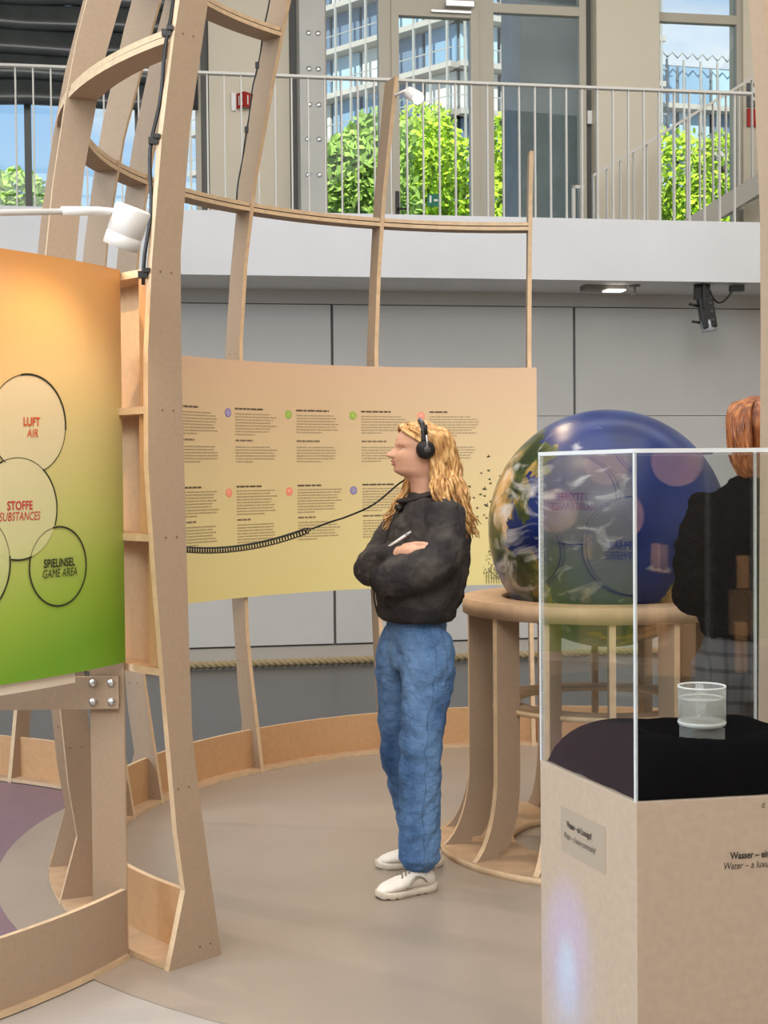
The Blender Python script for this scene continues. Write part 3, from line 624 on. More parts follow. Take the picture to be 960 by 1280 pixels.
# stand: leg, beam with bolts, base board and plate
st = thing('panel_stand', 'wooden stand with bolted beam and base board under the orange and green panel', 'stand', (C2[0] + 1.9, C2[1] - .9, 0))
ARC_EDGE = (0, 2)
ARC_EDGE = (2,)
MB().arc(C2, R2 - .038, R2 - .02, .022, .222, 268, 337.25, 44, 0, 1).build('base_board', (MDF, EDGE), st)
ARC_EDGE = (1, 3)
MB().arc(C2, R2 - .2, R2 - .01, .004, .022, 268, 337.25, 44, 0, 1).build('base_plate', (PLY, EDGE), st)
a = R_(336.9); pe = Vector((C2[0] + (R2 - .045) * cos(a) + .028, C2[1] + (R2 - .045) * sin(a) + .012, 0)); bdir = Vector((-1, -.03, 0)).normalized(); bang = atan2(bdir.y, bdir.x)
lc = pe + bdir * .052 + Vector((0, .012, 0)); lo = MB().box(lc + Vector((0, 0, .95)), (.104, .022, 1.9), bang, 0).build('leg', (MDF, EDGE), st)
for p in lo.data.polygons:
    if abs(p.normal.y) < .7: p.material_index = 1
for az in (291, 270): 
    q = Vector((C2[0] + (R2 - .06) * cos(R_(az)), C2[1] + (R2 - .06) * sin(R_(az)), .95)); MB().box(q, (.104, .022, 1.9), R_(az + 90)).build('leg', MDF, st)
b0 = pe + Vector((0, -.011, .832)) + bdir * .012
MB().box(b0 + bdir * .75, (1.5, .02, .099), bang, 0).build('beam', MDF, st)
nb_ = Vector((bdir.y, -bdir.x, 0)); nb_ = nb_ if nb_.y < 0 else -nb_
for dx in (.022, .078):
    for dz in (-.028, .03):
        c = b0 + bdir * dx + nb_ * .01 + Vector((0, 0, dz)); M = nb_.to_track_quat('Z', 'Y').to_matrix().to_4x4()
        o = MB().lathe([(.0005, .010), (.006, .0095), (.0105, .006), (.012, .0), (.014, 0), (.014, -.004)], c, 14, M=M).build('bolt', STEEL, st)
for dx, dz in ((.28, .01), (.55, -.01)):
    MB().lathe([(.0005, .001), (.004, .001), (.004, -.002)], b0 + bdir * dx + nb_ * .01 + Vector((0, 0, dz)), 8, M=M).build('screw', STEEL, st)
# second ring's far base seen low at the left
f3 = thing('ring_frame', 'second round wooden frame with a low base board far behind the left panel', 'frame', (C2[0], C2[1], 0))
for az in (63.5, 83): MB().prism([(r - R0 + 1.95, z) for r, z in rib_poly(1.2)], cyl_rib_matrix(C2, az), .022, 0, 1).build('rib', (MDF, EDGE), f3)
ARC_EDGE = (2,)
for a0, a1 in ((47, 63.2), (63.8, 82.7)):
    MB().arc(C2, 2.02, 2.04, .02, .212, a0, a1, 10, 0, 1).build('base_board', (MDFW, EDGE), f3)
    ARC_EDGE = (1, 3); MB().arc(C2, 1.955, 2.15, .005, .022, a0, a1, 10, 0, 1).build('base_plate', (PLY, EDGE), f3); ARC_EDGE = (2,)
# white arm lamp over the gradient panel
t = thing('arm_lamp', 'white cylindrical lamp head on a thin white arm above the orange panel', 'lamp', (-1.9, 3.2, 2.12))
hp = Vector((-.685, 3.85, 2.17))
MB().tube([(-1.62, 3.22, 2.10), (-1.3, 3.44, 2.13), (-.82, 3.77, 2.195)], .0085, 10).build('arm', WHITE, t)
MB().tube([(-.84, 3.755, 2.193), (-.76, 3.81, 2.203), (-.70, 3.85, 2.208)], [.013, .012, .008], 10).build('joint', WHITE, t)
MB().tube([(-1.62, 3.22, 2.10), (-1.66, 3.25, 2.10), (-1.67, 3.3, 2.0), (-1.67, 3.33, 1.7)], .0085, 10).build('wall_bracket', WHITE, t)
dl = Vector((-.36, .16, -.92)).normalized(); M = (-dl).to_track_quat('Z', 'Y').to_matrix().to_4x4()
MB().lathe([(.001, .052), (.044, .052), (.049, .047), (.049, -.022), (.0475, -.023), (.0475, -.026), (.049, -.027), (.049, -.06), (.044, -.06), (.042, -.035), (.001, -.035)], hp, 36, M=M).build('lamp_head', WHITE, t)
MB().lathe([(.001, -.04), (.04, -.04), (.04, -.036), (.001, -.036)], hp, 24, M=M).build('bulb', mat('bulb_glow', (1, 1, 1)), t)
lamp('arm_lamp_and_fill_beam', 'SPOT', hp + dl * .075, (-1.15, 4.0, 1.3), 4, WARM, spot_size=R_(120), spot_blend=.7, shadow_soft_size=.04)
lamp('arm_lamp_and_fill_beam', 'SPOT', (-1.9, 2.5, 2.6), (-1.7, 3.5, 1.6), 26, WARM, spot_size=R_(100), spot_blend=.8, shadow_soft_size=.04)  # added spot without a lamp body, brightens the panel for its reflection
# lamp over the shelf bay
lamp('bay_lamp_beam', 'SPOT', (-1.25, 3.9, 2.55), (-.85, 4.75, 1.25), 30, WARM, spot_size=R_(60), spot_blend=.3, shadow_soft_size=.02)
# ================================================================== GLOBE TABLE
TC = (.868, 5.66)
tb = thing('globe_table', 'round wooden table with curved fin legs carrying the globe', 'table', (*TC, 0))
ARC_EDGE = (1, 3)
def annulus(name, ri, ro, z0, z1, mats, n=72):
    mb = MB(); mb.lathe([(ri, z0), (ro, z0)], (*TC, 0), n, 1, smooth=False); mb.lathe([(ro, z0), (ro, z1)], (*TC, 0), n, 1, smooth=True); mb.lathe([(ro, z1), (ri, z1)], (*TC, 0), n, 0, smooth=False); mb.lathe([(ri, z1), (ri, z0)], (*TC, 0), n, 1)
    return weld(mb.build(name, mats, tb))
annulus('table_top', .40, .557, .94, 1.0, (PLY, PLY)); annulus('lower_ring', .335, .452, .565, .585, (PLY, EDGE)); annulus('base_plate', .36, .665, .0, .03, (PLY, EDGE))
def fin_poly():
    o = [(.545, .94), (.545, .36)]; 
    for i in range(1, 9): a = i / 8 * 1.32; o.append((.545 + .155 * (1 - cos(a)) * .95, .36 - .335 * sin(a) / sin(1.32)))
    o += [(.548, .03)]
    i_ = [(.535, .055)] 
    for i in range(1, 9): a = (1 - i / 8) * 1.2; i_.append((.435 + .13 * (1 - cos(a)), .33 - .29 * sin(a) / sin(1.2)))
    return o + i_ + [(.435, .94)]
for k in range(14):
    az = 8 + k * 360 / 14; MB().prism(fin_poly(), cyl_rib_matrix(TC, az), .024, 0, 1).build('leg', (MDF, EDGE), tb)
# globe
gl = MB(); n, k = 96, 64; GC = Vector((TC[0] + .02, TC[1], 1.268)); GR = .472
gl.lathe([(max(.0005, GR * sin(pi * i / k)), -GR * cos(pi * i / k)) for i in range(k + 1)], (0, 0, 0), n)
g = gl.build('globe', [], None, True); g.location = GC; g.rotation_euler = (0, R_(-18), 0)
tag(g, 'large glossy blue earth globe sunk into the round wooden table', 'globe')
m = bpy.data.materials.new('earth'); m.use_nodes = True; nt = m.node_tree; N = nt.nodes.new; L = nt.links.new; b = nt.nodes['Principled BSDF']
tc = N('ShaderNodeTexCoord'); sep = N('ShaderNodeSeparateXYZ'); L(tc.outputs['Object'], sep.inputs[0])
def noise(sc, det, dist=0.0, vec=None, off=(0, 0, 0), scl=(1, 1, 1)):
    mp = N('ShaderNodeMapping'); mp.inputs['Location'].default_value = off; mp.inputs['Scale'].default_value = scl; L(tc.outputs['Object'], mp.inputs[0])
    q = N('ShaderNodeTexNoise'); q.inputs['Scale'].default_value = sc; q.inputs['Detail'].default_value = det; q.inputs['Distortion'].default_value = dist; L(mp.outputs[0], q.inputs['Vector']); return q.outputs['Fac']
def math_(op, a, b_):
    q = N('ShaderNodeMath'); q.operation = op
    for i, x in enumerate((a, b_)):
        if isinstance(x, (int, float)): q.inputs[i].default_value = x
        else: L(x, q.inputs[i])
    return q.outputs[0]
def ramp(f, stops):
    q = N('ShaderNodeValToRGB')
    while len(q.color_ramp.elements) < len(stops): q.color_ramp.elements.new(.5)
    for e, (p, c) in zip(q.color_ramp.elements, stops): e.position = p; e.color = (*c, 1)
    L(f, q.inputs[0]); return q.outputs[0]
def mix(f, a, b_):
    q = N('ShaderNodeMixRGB')
    for i, x in enumerate((f, a, b_)):
        if isinstance(x, tuple): q.inputs[i].default_value = (*x, 1)
        else: L(x, q.inputs[i])
    return q.outputs[0]
# continents gather on the side turned to the west of the hall
def lobe(c, r, soft):
    v = N('ShaderNodeVectorMath'); v.operation = 'DISTANCE'; v.inputs[1].default_value = tuple(GR * x for x in c); L(tc.outputs['Object'], v.inputs[0])
    return math_('MULTIPLY', math_('SUBTRACT', r * GR, v.outputs['Value']), 1 / (soft * GR))
ll = math_('MAXIMUM', math_('MAXIMUM', lobe((-.88, -.22, .38), .46, .5), lobe((-.62, -.30, .74), .42, .5)), math_('MAXIMUM', lobe((-.86, -.50, -.08), .30, .4), math_('MAXIMUM', lobe((.1, -.5, -.9), .5, .5), lobe((.55, .8, .2), .7, .5))))
landv = math_('ADD', ll, math_('MULTIPLY', math_('SUBTRACT', noise(7, 8, .4), .5), 2.2))
land = ramp(landv, [(.10, (0, 0, 0)), (.16, (1, 1, 1))])
green = ramp(noise(7, 6, .3, off=(3, 1, 2)), [(.40, lin(38, 50, 24)), (.50, lin(72, 80, 40)), (.56, lin(140, 118, 66)), (.66, lin(206, 168, 112))])
ocean = ramp(noise(4, 4, .2, off=(7, 2, 1)), [(.3, lin(12, 28, 74)), (.7, lin(22, 46, 108))])
cl = noise(5.5, 8, 1.6, off=(1.3, 4, .7), scl=(1, 1, 1.9)); 
clm = math_('ADD', cl, math_('MULTIPLY', math_('ADD', sep.outputs['X'], .28), -.30))
cloud = ramp(clm, [(.52, (0, 0, 0)), (.76, (.8, .8, .8))])
c1_ = mix(land, ocean, green); c2_ = mix(cloud, c1_, lin(226, 224, 222)); L(c2_, b.inputs['Base Color'])
b.inputs['Roughness'].default_value = .3; b.inputs['Specular IOR Level'].default_value = .4
g.data.materials.append(m)
# ================================================================== PLINTH AND SHOWCASE
pa = R_(10); e1 = Vector((cos(pa), sin(pa), 0)); e2 = Vector((cos(R_(108.7)), sin(R_(108.7)), 0)); PC = Vector((.4153, 2.35, 0)); PWd, PDp, PZ = .4385, .3766, .946
nf_ = Vector((e1.y, -e1.x, 0)); nl_ = Vector((-e2.y, e2.x, 0)); SM = Matrix(((e1.x, e2.x, 0, 0), (e1.y, e2.y, 0, 0), (0, 0, 1, 0), (0, 0, 0, 1)))
pcen = PC + e1 * PWd / 2 + e2 * PDp / 2
PB = mat('plinth_board', lin(170, 150, 130), .55, .35, var=.05, scale=70)
pl = thing('plinth', 'light wooden square plinth with printed text under the glass showcase', 'plinth', pcen)
bevel(MB().box(pcen + Vector((0, 0, PZ / 2)), (PWd, PDp, PZ), M=SM).build('body', PB, pl), .002)
def pface(s, side, u, z, size, m, bold=0, shear=0, align='LEFT', sx=.86):
    vs, fs = text_mesh(s, size, bold, shear, align, sx); mb = MB()
    for x, y in vs:
        if side == 'front': p = PC + e1 * (u + x) + nf_ * .0012
        else: p = PC + e2 * (u - x) + nl_ * .0022
        mb.v.append(tuple(p + Vector((0, 0, z + y))))
    mb.f = fs; mb.m = [0] * len(fs); mb.sm = [False] * len(fs); return mb
pface('Wasser – ein Luxusgut', 'front', .166, .842, .0168, INK, .0004, 0, 'LEFT', .79).build('lettering', INK, pl); pface('Water – a luxury commodity', 'front', .153, .825, .0168, INK, 0, .2, 'LEFT', .79).build('lettering', INK, pl); pface('d', 'front', .222, .926, .014, INK).build('lettering', INK, pl)
lb = MB().box(PC + e2 * .196 + nl_ * .0005 + Vector((0, 0, .838)), (.0012, .176, .082), M=SM).build('text_label', mat('label_film', lin(160, 144, 126), .3, .45), pl)
pface('Wasser – ein Luxusgut!', 'left', .258, .845, .0165, INK, .0004, 0, 'LEFT', .63).build('lettering', INK, lb); pface('Water – a luxury commodity!', 'left', .270, .823, .0165, INK, 0, .2, 'LEFT', .63).build('lettering', INK, lb)
ACR = clear('acrylic', (.965, .975, .975), 1.53); ACE = clear('acrylic_edge', (.9, .95, .96), 1.5, .15, haze=.75, hazecol=(.95, .97, .98))  # glow of the pane edges put in as whitish haze
case = thing('showcase', 'clear acrylic showcase box standing on the wooden plinth', 'showcase', pcen + Vector((0, 0, PZ)))
th, VH = .007, .582
def vpane(c, d, name):
    mb = MB(); mb.box(c, d, M=SM); o = mb.build(name, (ACR, ACE), case)
    big = max((p.area for p in o.data.polygons)); 
    for p in o.data.polygons: p.material_index = 0 if p.area > big * .5 else 1
zc = Vector((0, 0, PZ + VH / 2 - .0005))
vpane(PC + e1 * PWd / 2 + e2 * th / 2 + zc, (PWd, th, VH), 'front_pane'); vpane(PC + e1 * PWd / 2 + e2 * (PDp - th / 2) + zc, (PWd, th, VH), 'back_pane')
vpane(PC + e1 * th / 2 + e2 * PDp / 2 + zc, (th, PDp - 2 * th, VH), 'left_pane'); vpane(PC + e1 * (PWd - th / 2) + e2 * PDp / 2 + zc, (th, PDp - 2 * th, VH), 'right_pane')
vpane(pcen + Vector((0, 0, PZ + VH + th / 2)), (PWd, PDp, th), 'top_pane')
# velvet cushion
VEL = mat('velvet', lin(7, 7, 9), 1.0, .02, bump=.12, bscale=500)
mb = MB(); n = 40; cw, cd_ = PWd / 2 - th - .001, PDp / 2 - th - .001; vs = []
GP_ = PC + e1 * .226 + e2 * .195
def cush(x, y):
    ex = min(1, (1 - abs(x)) / .5); ey = min(1, (1 - abs(y)) / .5); h = (1 - (1 - ex) ** 2.6) ** .5 * (1 - (1 - ey) ** 2.6) ** .5 * .086
    p = pcen + e1 * x * cw + e2 * y * cd_; d = (p - GP_).length
    h -= .030 * max(0, 1 - (d / .12) ** 2) * (1 if h > .05 else 0); h += .004 * mnoise.noise(Vector((x * 3, y * 3, 1)))
    return p + Vector((0, 0, PZ + .001 + max(.0, h)))
for i in range(n + 1):
    for j in range(n + 1): vs.append(cush(-1 + 2 * i / n, -1 + 2 * j / n))
fs = [(i * (n + 1) + j, (i + 1) * (n + 1) + j, (i + 1) * (n + 1) + j + 1, i * (n + 1) + j + 1) for i in range(n) for j in range(n)]
mb.add(vs, fs, 0, True)
tag(mb.build('velvet_cushion', VEL), 'puffy black velvet cushion inside the clear showcase', 'cushion')
# riser, tumbler and water
gz = 1.034
TUM = clear('tumbler_glass', (.95, .95, .94), 1.5, .03, haze=.16, hazecol=(.97, .95, .92))  # scattered light whitens glass and water through their haze colour
t = thing('riser', 'frosted clear block under the water glass on the black cushion', 'stand', GP_ + Vector((0, 0, .98)))
MB().box(GP_ + Vector((0, 0, (.999 + gz) / 2 - .001)), (.062, .062, gz - 1.001), pa).build('block', clear('frosted', (.75, .74, .72), 1.4, .3, haze=.35, hazecol=(.75, .73, .7)), t)
t = thing('water_glass', 'short ribbed glass tumbler of water inside the showcase', 'glass', GP_ + Vector((0, 0, gz)))
mb = MB(); nn = 160; prof = [(.001, .0), (.036, .0), (.0415, .003), (.043, .008), (.0432, .07), (.0425, .0715), (.0408, .0705), (.0405, .012), (.036, .008), (.001, .008)]
vs = []
for r, z in prof:
    for j in range(nn):
        a = 2 * pi * j / nn; rr = r - (.0009 if (j % 4 in (0, 3) and r > .042 and z < .0705) else 0); vs.append((GP_.x + rr * cos(a), GP_.y + rr * sin(a), gz + z))
mb.add(vs, [(i * nn + j, i * nn + (j + 1) % nn, (i + 1) * nn + (j + 1) % nn, (i + 1) * nn + j) for i in range(len(prof) - 1) for j in range(nn)], 0, True)
mb.build('tumbler', TUM, t)
MB().lathe([(.0432, .0695), (.0438, .0712), (.043, .073), (.041, .0725), (.0405, .0705)], GP_ + Vector((0, 0, gz)), 64, close=True).build('rim', clear('rim_glint', (.95, .95, .93), 1.5, .05, haze=.85, hazecol=(1, .98, .94)), t)  # bright rim, foot and water line: glints put in as whitish rings
MB().lathe([(.030, .001), (.0415, .001), (.0438, .006), (.042, .009), (.030, .006)], GP_ + Vector((0, 0, gz)), 64, close=True).build('foot', MATS['rim_glint'], t)
MB().lathe([(.0385, .048), (.0402, .0488), (.0402, .0515), (.0385, .0505)], GP_ + Vector((0, 0, gz)), 64, close=True).build('water_line', MATS['rim_glint'], t)
MB().lathe([(.001, .0085), (.040, .0085), (.040, .049), (.0402, .0505), (.039, .0495), (.001, .0495)], GP_ + Vector((0, 0, gz)), 64).build('water', clear('water', (.95, .95, .93), 1.33, .0, haze=.10, hazecol=(.97, .95, .92)), t)
lamp('showcase_beam', 'SPOT', (1.0, 1.6, 4.4), GP_ + Vector((0, 0, 1.0)), 34, (1, .86, .68), spot_size=R_(18), spot_blend=.5, shadow_soft_size=.03)
# unseen dark wall added on the right behind the viewpoint for the showcase to mirror
dw = thing('reflection_wall', 'added dark wall with small lit wooden boards behind the viewpoint, mirrored by the showcase', 'display', (1.796, .234, 0))
dn = Vector((-.524, .852, 0)).normalized(); dt = Vector((-dn.y, dn.x, 0)); DQ = Vector((1.796, .234, 0)); da = atan2(dt.y, dt.x)
MB().box(DQ - dn * .06 + Vector((0, 0, 1.3)), (2.6, .08, 2.6), da).build('back_panel', mat('display_dark', lin(40, 36, 34), .7, .2), dw)
DISPLAY_BOARDS = ((.165, .018, .887, .175, 1), (.034, .074, 1.012, .062, 1), (.03, .066, 1.2, .095, 1), (.039, -.223, 1.153, .108, 1), (.039, -.216, .899, .167, 1), (.172, -.007, 1.528, 0, 0), (.172, .19, 1.343, 0, 0), (.16, -.55, .95, .17, 1), (.17, .50, .9, .17, 1))
PINK = mat('board_pink', lin(232, 178, 152), .6, .3)
for w_, x_, z_, h_, m_ in DISPLAY_BOARDS:
    c = DQ + dt * x_ + Vector((0, 0, z_))
    if h_: MB().box(c, (w_, .05, h_), da).build('wooden_board', MDFW if m_ else PINK, dw)
    else: MB().lathe([(.001, .02), (w_ / 2, .02), (w_ / 2, -.02)], c, 28, M=dn.to_track_quat('Z', 'Y').to_matrix().to_4x4(), smooth=False).build('reflection_disc', PINK, dw)  # discs added so that pink blobs appear mirrored in the panes
lamp('display_beam', 'SPOT', DQ + dn * 1.3 + Vector((.3, 0, 3.2)), DQ + Vector((0, 0, 1.2)), 420, WARM, spot_size=R_(80), spot_blend=.4, shadow_soft_size=.05)  # added spot, strong enough for the boards to show as reflections
# ================================================================== PEOPLE
def bake(o, voxel=None, smooth=0, disp=None, subsurf=0):
    if voxel:
        m = o.modifiers.new('r', 'REMESH'); m.mode = 'VOXEL'; m.voxel_size = voxel; m.use_smooth_shade = True
    if smooth:
        m = o.modifiers.new('s', 'SMOOTH'); m.factor = .5; m.iterations = smooth
    for q_ in (disp or ()):
        sc, st_ = q_[:2]; tx = bpy.data.textures.new('folds', 'CLOUDS'); tx.noise_scale = sc; tx.noise_depth = 1 if len(q_) > 2 else 2
        if len(q_) > 2: tx.noise_basis = q_[2]
        m = o.modifiers.new('d', 'DISPLACE'); m.texture = tx; m.strength = st_; m.mid_level = .5 if len(q_) < 3 else .16; m.texture_coords = 'LOCAL'
    if subsurf: m = o.modifiers.new('ss', 'SUBSURF'); m.levels = m.render_levels = subsurf
    dg = bpy.context.evaluated_depsgraph_get(); me = bpy.data.meshes.new_from_object(o.evaluated_get(dg)); old = o.data
    o.modifiers.clear(); o.data = me; me.name = old.name; bpy.data.meshes.remove(old)
    me.polygons.foreach_set('use_smooth', [True] * len(me.polygons)); return o
def loft(mb, rings, n=20, mi=0):
    """rings: (centre, half_a along local x, half_b along local y) horizontal ellipses"""
    vs = []
    for c, a, b in rings:
        for j in range(n): t = 2 * pi * j / n; vs.append(LF(c[0] + a * cos(t), c[1] + b * sin(t), c[2]))
    fs = [(i * n + j, i * n + (j + 1) % n, (i + 1) * n + (j + 1) % n, (i + 1) * n + j) for i in range(len(rings) - 1) for j in range(n)]
    fs += [tuple(range(n))[::-1], tuple((len(rings) - 1) * n + j for j in range(n))]
    mb.add(vs, fs, mi, True)
def setframe(org, th):
    global LF
    f = Vector((-cos(th), -sin(th), 0)); l = Vector((sin(th), -cos(th), 0)); o = Vector(org)
    def LF(x, y, z): return o + f * x + l * y + Vector((0, 0, z))
def limb(mb, pts, n=14):   # pts: (x,y,z,r)
    ps = [LF(*p[:3]) for p in pts]; d0 = (ps[0] - ps[1]).normalized(); d1 = (ps[-1] - ps[-2]).normalized()
    q = [ps[0] + d0 * pts[0][3] * .6] + ps + [ps[-1] + d1 * pts[-1][3] * .6]
    r = [pts[0][3] * .45] + [p[3] for p in pts] + [pts[-1][3] * .45]
    # refine with a smooth curve
    Q, Rr = [], []
    for i in range(len(q) - 1):
        for k in range(4):
            t = k / 4; p0, p1, p2, p3 = q[max(i - 1, 0)], q[i], q[i + 1], q[min(i + 2, len(q) - 1)]
            Q.append(.5 * ((2 * p1) + (p2 - p0) * t + (2 * p0 - 5 * p1 + 4 * p2 - p3) * t * t + (3 * p1 - p0 - 3 * p2 + p3) * t ** 3)); Rr.append(r[i] + (r[i + 1] - r[i]) * t)
    Q.append(q[-1]); Rr.append(r[-1]); mb.tube(Q, Rr, n)
def spline(q, k=5):
    Q = []
    for i in range(len(q) - 1):
        p0, p1, p2, p3 = q[max(i - 1, 0)], q[i], q[i + 1], q[min(i + 2, len(q) - 1)]
        for j in range(k):
            t = j / k; Q.append(.5 * ((2 * p1) + (p2 - p0) * t + (2 * p0 - 5 * p1 + 4 * p2 - p3) * t * t + (3 * p1 - p0 - 3 * p2 + p3) * t ** 3))
    return Q + [q[-1]]
FACE_F = [(1.40, .0), (1.44, .012), (1.465, .022), (1.478, .034), (1.488, .056), (1.497, .070), (1.507, .0765), (1.517, .0755), (1.526, .078), (1.534, .0785), (1.545, .080), (1.56, .0765), (1.575, .070), (1.587, .069), (1.60, .0725), (1.62, .0695), (1.64, .059), (1.658, .040), (1.67, .018), (1.68, -.01)]
FACE_B = [(1.40, -.075), (1.44, -.085), (1.47, -.095), (1.50, -.108), (1.54, -.120), (1.58, -.126), (1.61, -.122), (1.64, -.105), (1.66, -.083), (1.672, -.058), (1.68, -.03)]
FACE_W = [(1.40, .052), (1.44, .050), (1.465, .050), (1.48, .052), (1.50, .060), (1.53, .067), (1.57, .073), (1.60, .076), (1.63, .073), (1.65, .062), (1.665, .045), (1.675, .028), (1.68, .012)]
def head_mesh(mb, dx=0.0, dz=0.0, pitch=0.0, piv=(-.02, 1.50)):
    n, k = 56, 92; vs = []
    for i in range(k + 1):
        z = 1.40 + .28 * i / k; f, b, w = interp(FACE_F, z), interp(FACE_B, z), interp(FACE_W, z); cx, a = (f + b) / 2, (f - b) / 2
        for j in range(n):
            t = 2 * pi * j / n; c, s = cos(t), sin(t); e = 2.25
            x = cx + a * (abs(c) ** (2 / e)) * (1 if c > 0 else -1); y = w * (abs(s) ** (2 / e)) * (1 if s > 0 else -1)
            if c > 0 and z > 1.47: y *= 1 - .17 * max(0, c) ** 1.5
            if c > 0:
                g = lambda zz, sz, sy, h, y0=0: h * math.exp(-((z - zz) / sz) ** 2 - ((abs(y) - y0) / sy) ** 2)
                nose = .036 * interp([(1.548, 0), (1.552, .6), (1.558, 1.0), (1.565, 1.08), (1.573, .78), (1.584, .34), (1.596, .08), (1.604, 0)], z) * math.exp(-(y / (.0085 + .006 * max(0, (1.57 - z) / .02))) ** 2)
                x += nose + g(1.5395, .0045, .016, .0085) + g(1.5275, .005, .014, .0075) - g(1.5335, .0022, .02, .003) - g(1.583, .010, .013, .010, .032) + g(1.598, .006, .018, .004, .028) + g(1.505, .011, .018, .006) + g(1.56, .018, .016, .005, .042)
            p, q = x - piv[0], z - piv[1]; xx = piv[0] + p * cos(pitch) - q * sin(pitch) + dx; zz = piv[1] + p * sin(pitch) + q * cos(pitch) + dz
            vs.append(LF(xx, y, zz))
    fs = [(i * n + j, i * n + (j + 1) % n, (i + 1) * n + (j + 1) % n, (i + 1) * n + j) for i in range(k) for j in range(n)] + [tuple(range(n))[::-1], tuple(k * n + j for j in range(n))]
    mb.add(vs, fs, 0, True)
def hand(mb, w, d, nrm, curl=.5, thumb=1, s=1.0):
    """palm, four fingers of unequal length and a side thumb, in local coordinates; w wrist, d direction, nrm palm normal"""
    w, d, nrm = Vector(w), Vector(d).normalized(), Vector(nrm).normalized(); sd = d.cross(nrm).normalized()
    limb(mb, [(*(w - d * .03), .026), (*(w + d * .01), .027), (*(w + d * .05), .030), (*(w + d * .08), .026)], 12)
    for k in range(3): limb(mb, [(*(w + d * .02 + sd * (-.02 + .02 * k)), .017), (*(w + d * .082 + sd * (-.027 + .027 * k)), .013)], 10)
    for k, L in enumerate((.062, .072, .068, .052)):
        p = w + d * .085 + sd * (-.030 + .020 * k); q = [(*p, .0098)]; a = 0
        for m, fr in enumerate((.45, .32, .23)):
            a += curl * (.5 + .3 * m); dd = d * cos(a) + nrm * sin(a); p = p + dd * L * s * fr; q.append((*p, .0092 - .0009 * m))
        limb(mb, q, 8)
    p = w + d * .025 + sd * thumb * -.030; t1 = (d * .6 - sd * thumb * .65 + nrm * .35).normalized(); t2 = (d * .85 - sd * thumb * .2 + nrm * .45).normalized()
    limb(mb, [(*p, .014), (*(p + t1 * .035), .0115), (*(p + t1 * .035 + t2 * .03), .0095)], 8)
SKIN = mat('skin', lin(214, 166, 140), .5, .35, var=.04, scale=25)
def shoe(parent, ax, ay, yaw, upper_m, sole_m, accent_m, lace=True, L=.268, name='shoe'):
    """chunky trainer: sole with tread, padded upper, tongue, laces, accent panel; ax, ay = heel centre on the floor, local"""
    def S(x, y, z): return LF(ax + x * cos(yaw) - y * sin(yaw), ay + x * sin(yaw) + y * cos(yaw), z)
    def width(u): return .047 * interp([(0, .45), (.06, .74), (.2, .86), (.45, .84), (.7, 1.02), (.85, .92), (.95, .62), (1, .2)], u)
    n, k = 20, 26; mb = MB(); vs = []
    for i in range(k + 1):
        u = i / k; h = interp([(0, .070), (.06, .098), (.2, .102), (.32, .100), (.45, .088), (.62, .072), (.8, .060), (.92, .048), (1, .03)], u); w = width(u) * .95; base = .022
        for j in range(n):
            t = 2 * pi * j / n; c, s = cos(t), sin(t)
            vs.append(S(u * L + (.004 * s if 0 < i < k else 0), w * (abs(c) ** .8) * (1 if c > 0 else -1) * (1 if s < .2 else 1 - .35 * (s - .2)), base + (h - base) * (s + 1) / 2))
    fs = [(i * n + j, i * n + (j + 1) % n, (i + 1) * n + (j + 1) % n, (i + 1) * n + j) for i in range(k) for j in range(n)] + [tuple(range(n))[::-1], tuple(k * n + j for j in range(n))]
    mb.add(vs, fs, 0, True); sh = mb.build(name, upper_m, parent)
    mb = MB(); out = [(u / 24, 1) for u in range(25)] + [(u / 24, -1) for u in range(24, -1, -1)]; nn = len(out)
    for z, g in ((.003, .92), (.010, 1.04), (.022, 1.05), (.029, .98)):
        for u, sg in out:
            tread = .006 if (int(u * 24) % 3 == 0 and z < .01) else 0; tilt = .007 * max(0, (u - .78) / .22) ** 2 + .006 * max(0, (.1 - u) / .1)
            mb.v.append(tuple(S(-.006 + u * (L + .012), sg * width(u) * g, z + tread + tilt)))
    for i in range(3):
        for j in range(nn): mb.f.append((i * nn + j, i * nn + (j + 1) % nn, (i + 1) * nn + (j + 1) % nn, (i + 1) * nn + j)); mb.m.append(0); mb.sm.append(True)
    mb.f += [tuple(range(nn))[::-1], tuple(3 * nn + j for j in range(nn))]; mb.m += [0, 0]; mb.sm += [False, False]
    mb.build('sole', sole_m, sh)
    if lace:
        for i in range(5):
            u = .34 + i * .065; h = interp([(.3, .104), (.45, .093), (.62, .077)], u); w = width(u) * .48
            MB().tube([S(u * L, -w, h - .010), S(u * L + .006, -w * .4, h + .003), S(u * L - .004, w * .4, h + .003), S(u * L + .004, w, h - .010)], .0032, 6).build('lace', accent_m, sh)
        for sg in (1, -1):
            pts = [S(L * u, sg * (width(u) * .97 + .0015), z) for u, z in ((.60, .040), (.50, .058), (.40, .072), (.30, .066), (.22, .048))]
            MB().tube(spline(pts), [(.0075, .0025)] * 21, 8).build('side_stripe', accent_m, sh)
        MB().tube([S(L * .06, 0, .092), S(L * .02, 0, .075), S(L * .0, 0, .05)], [(.014, .004)] * 3, 8).build('heel_tab', accent_m, sh)
    return sh
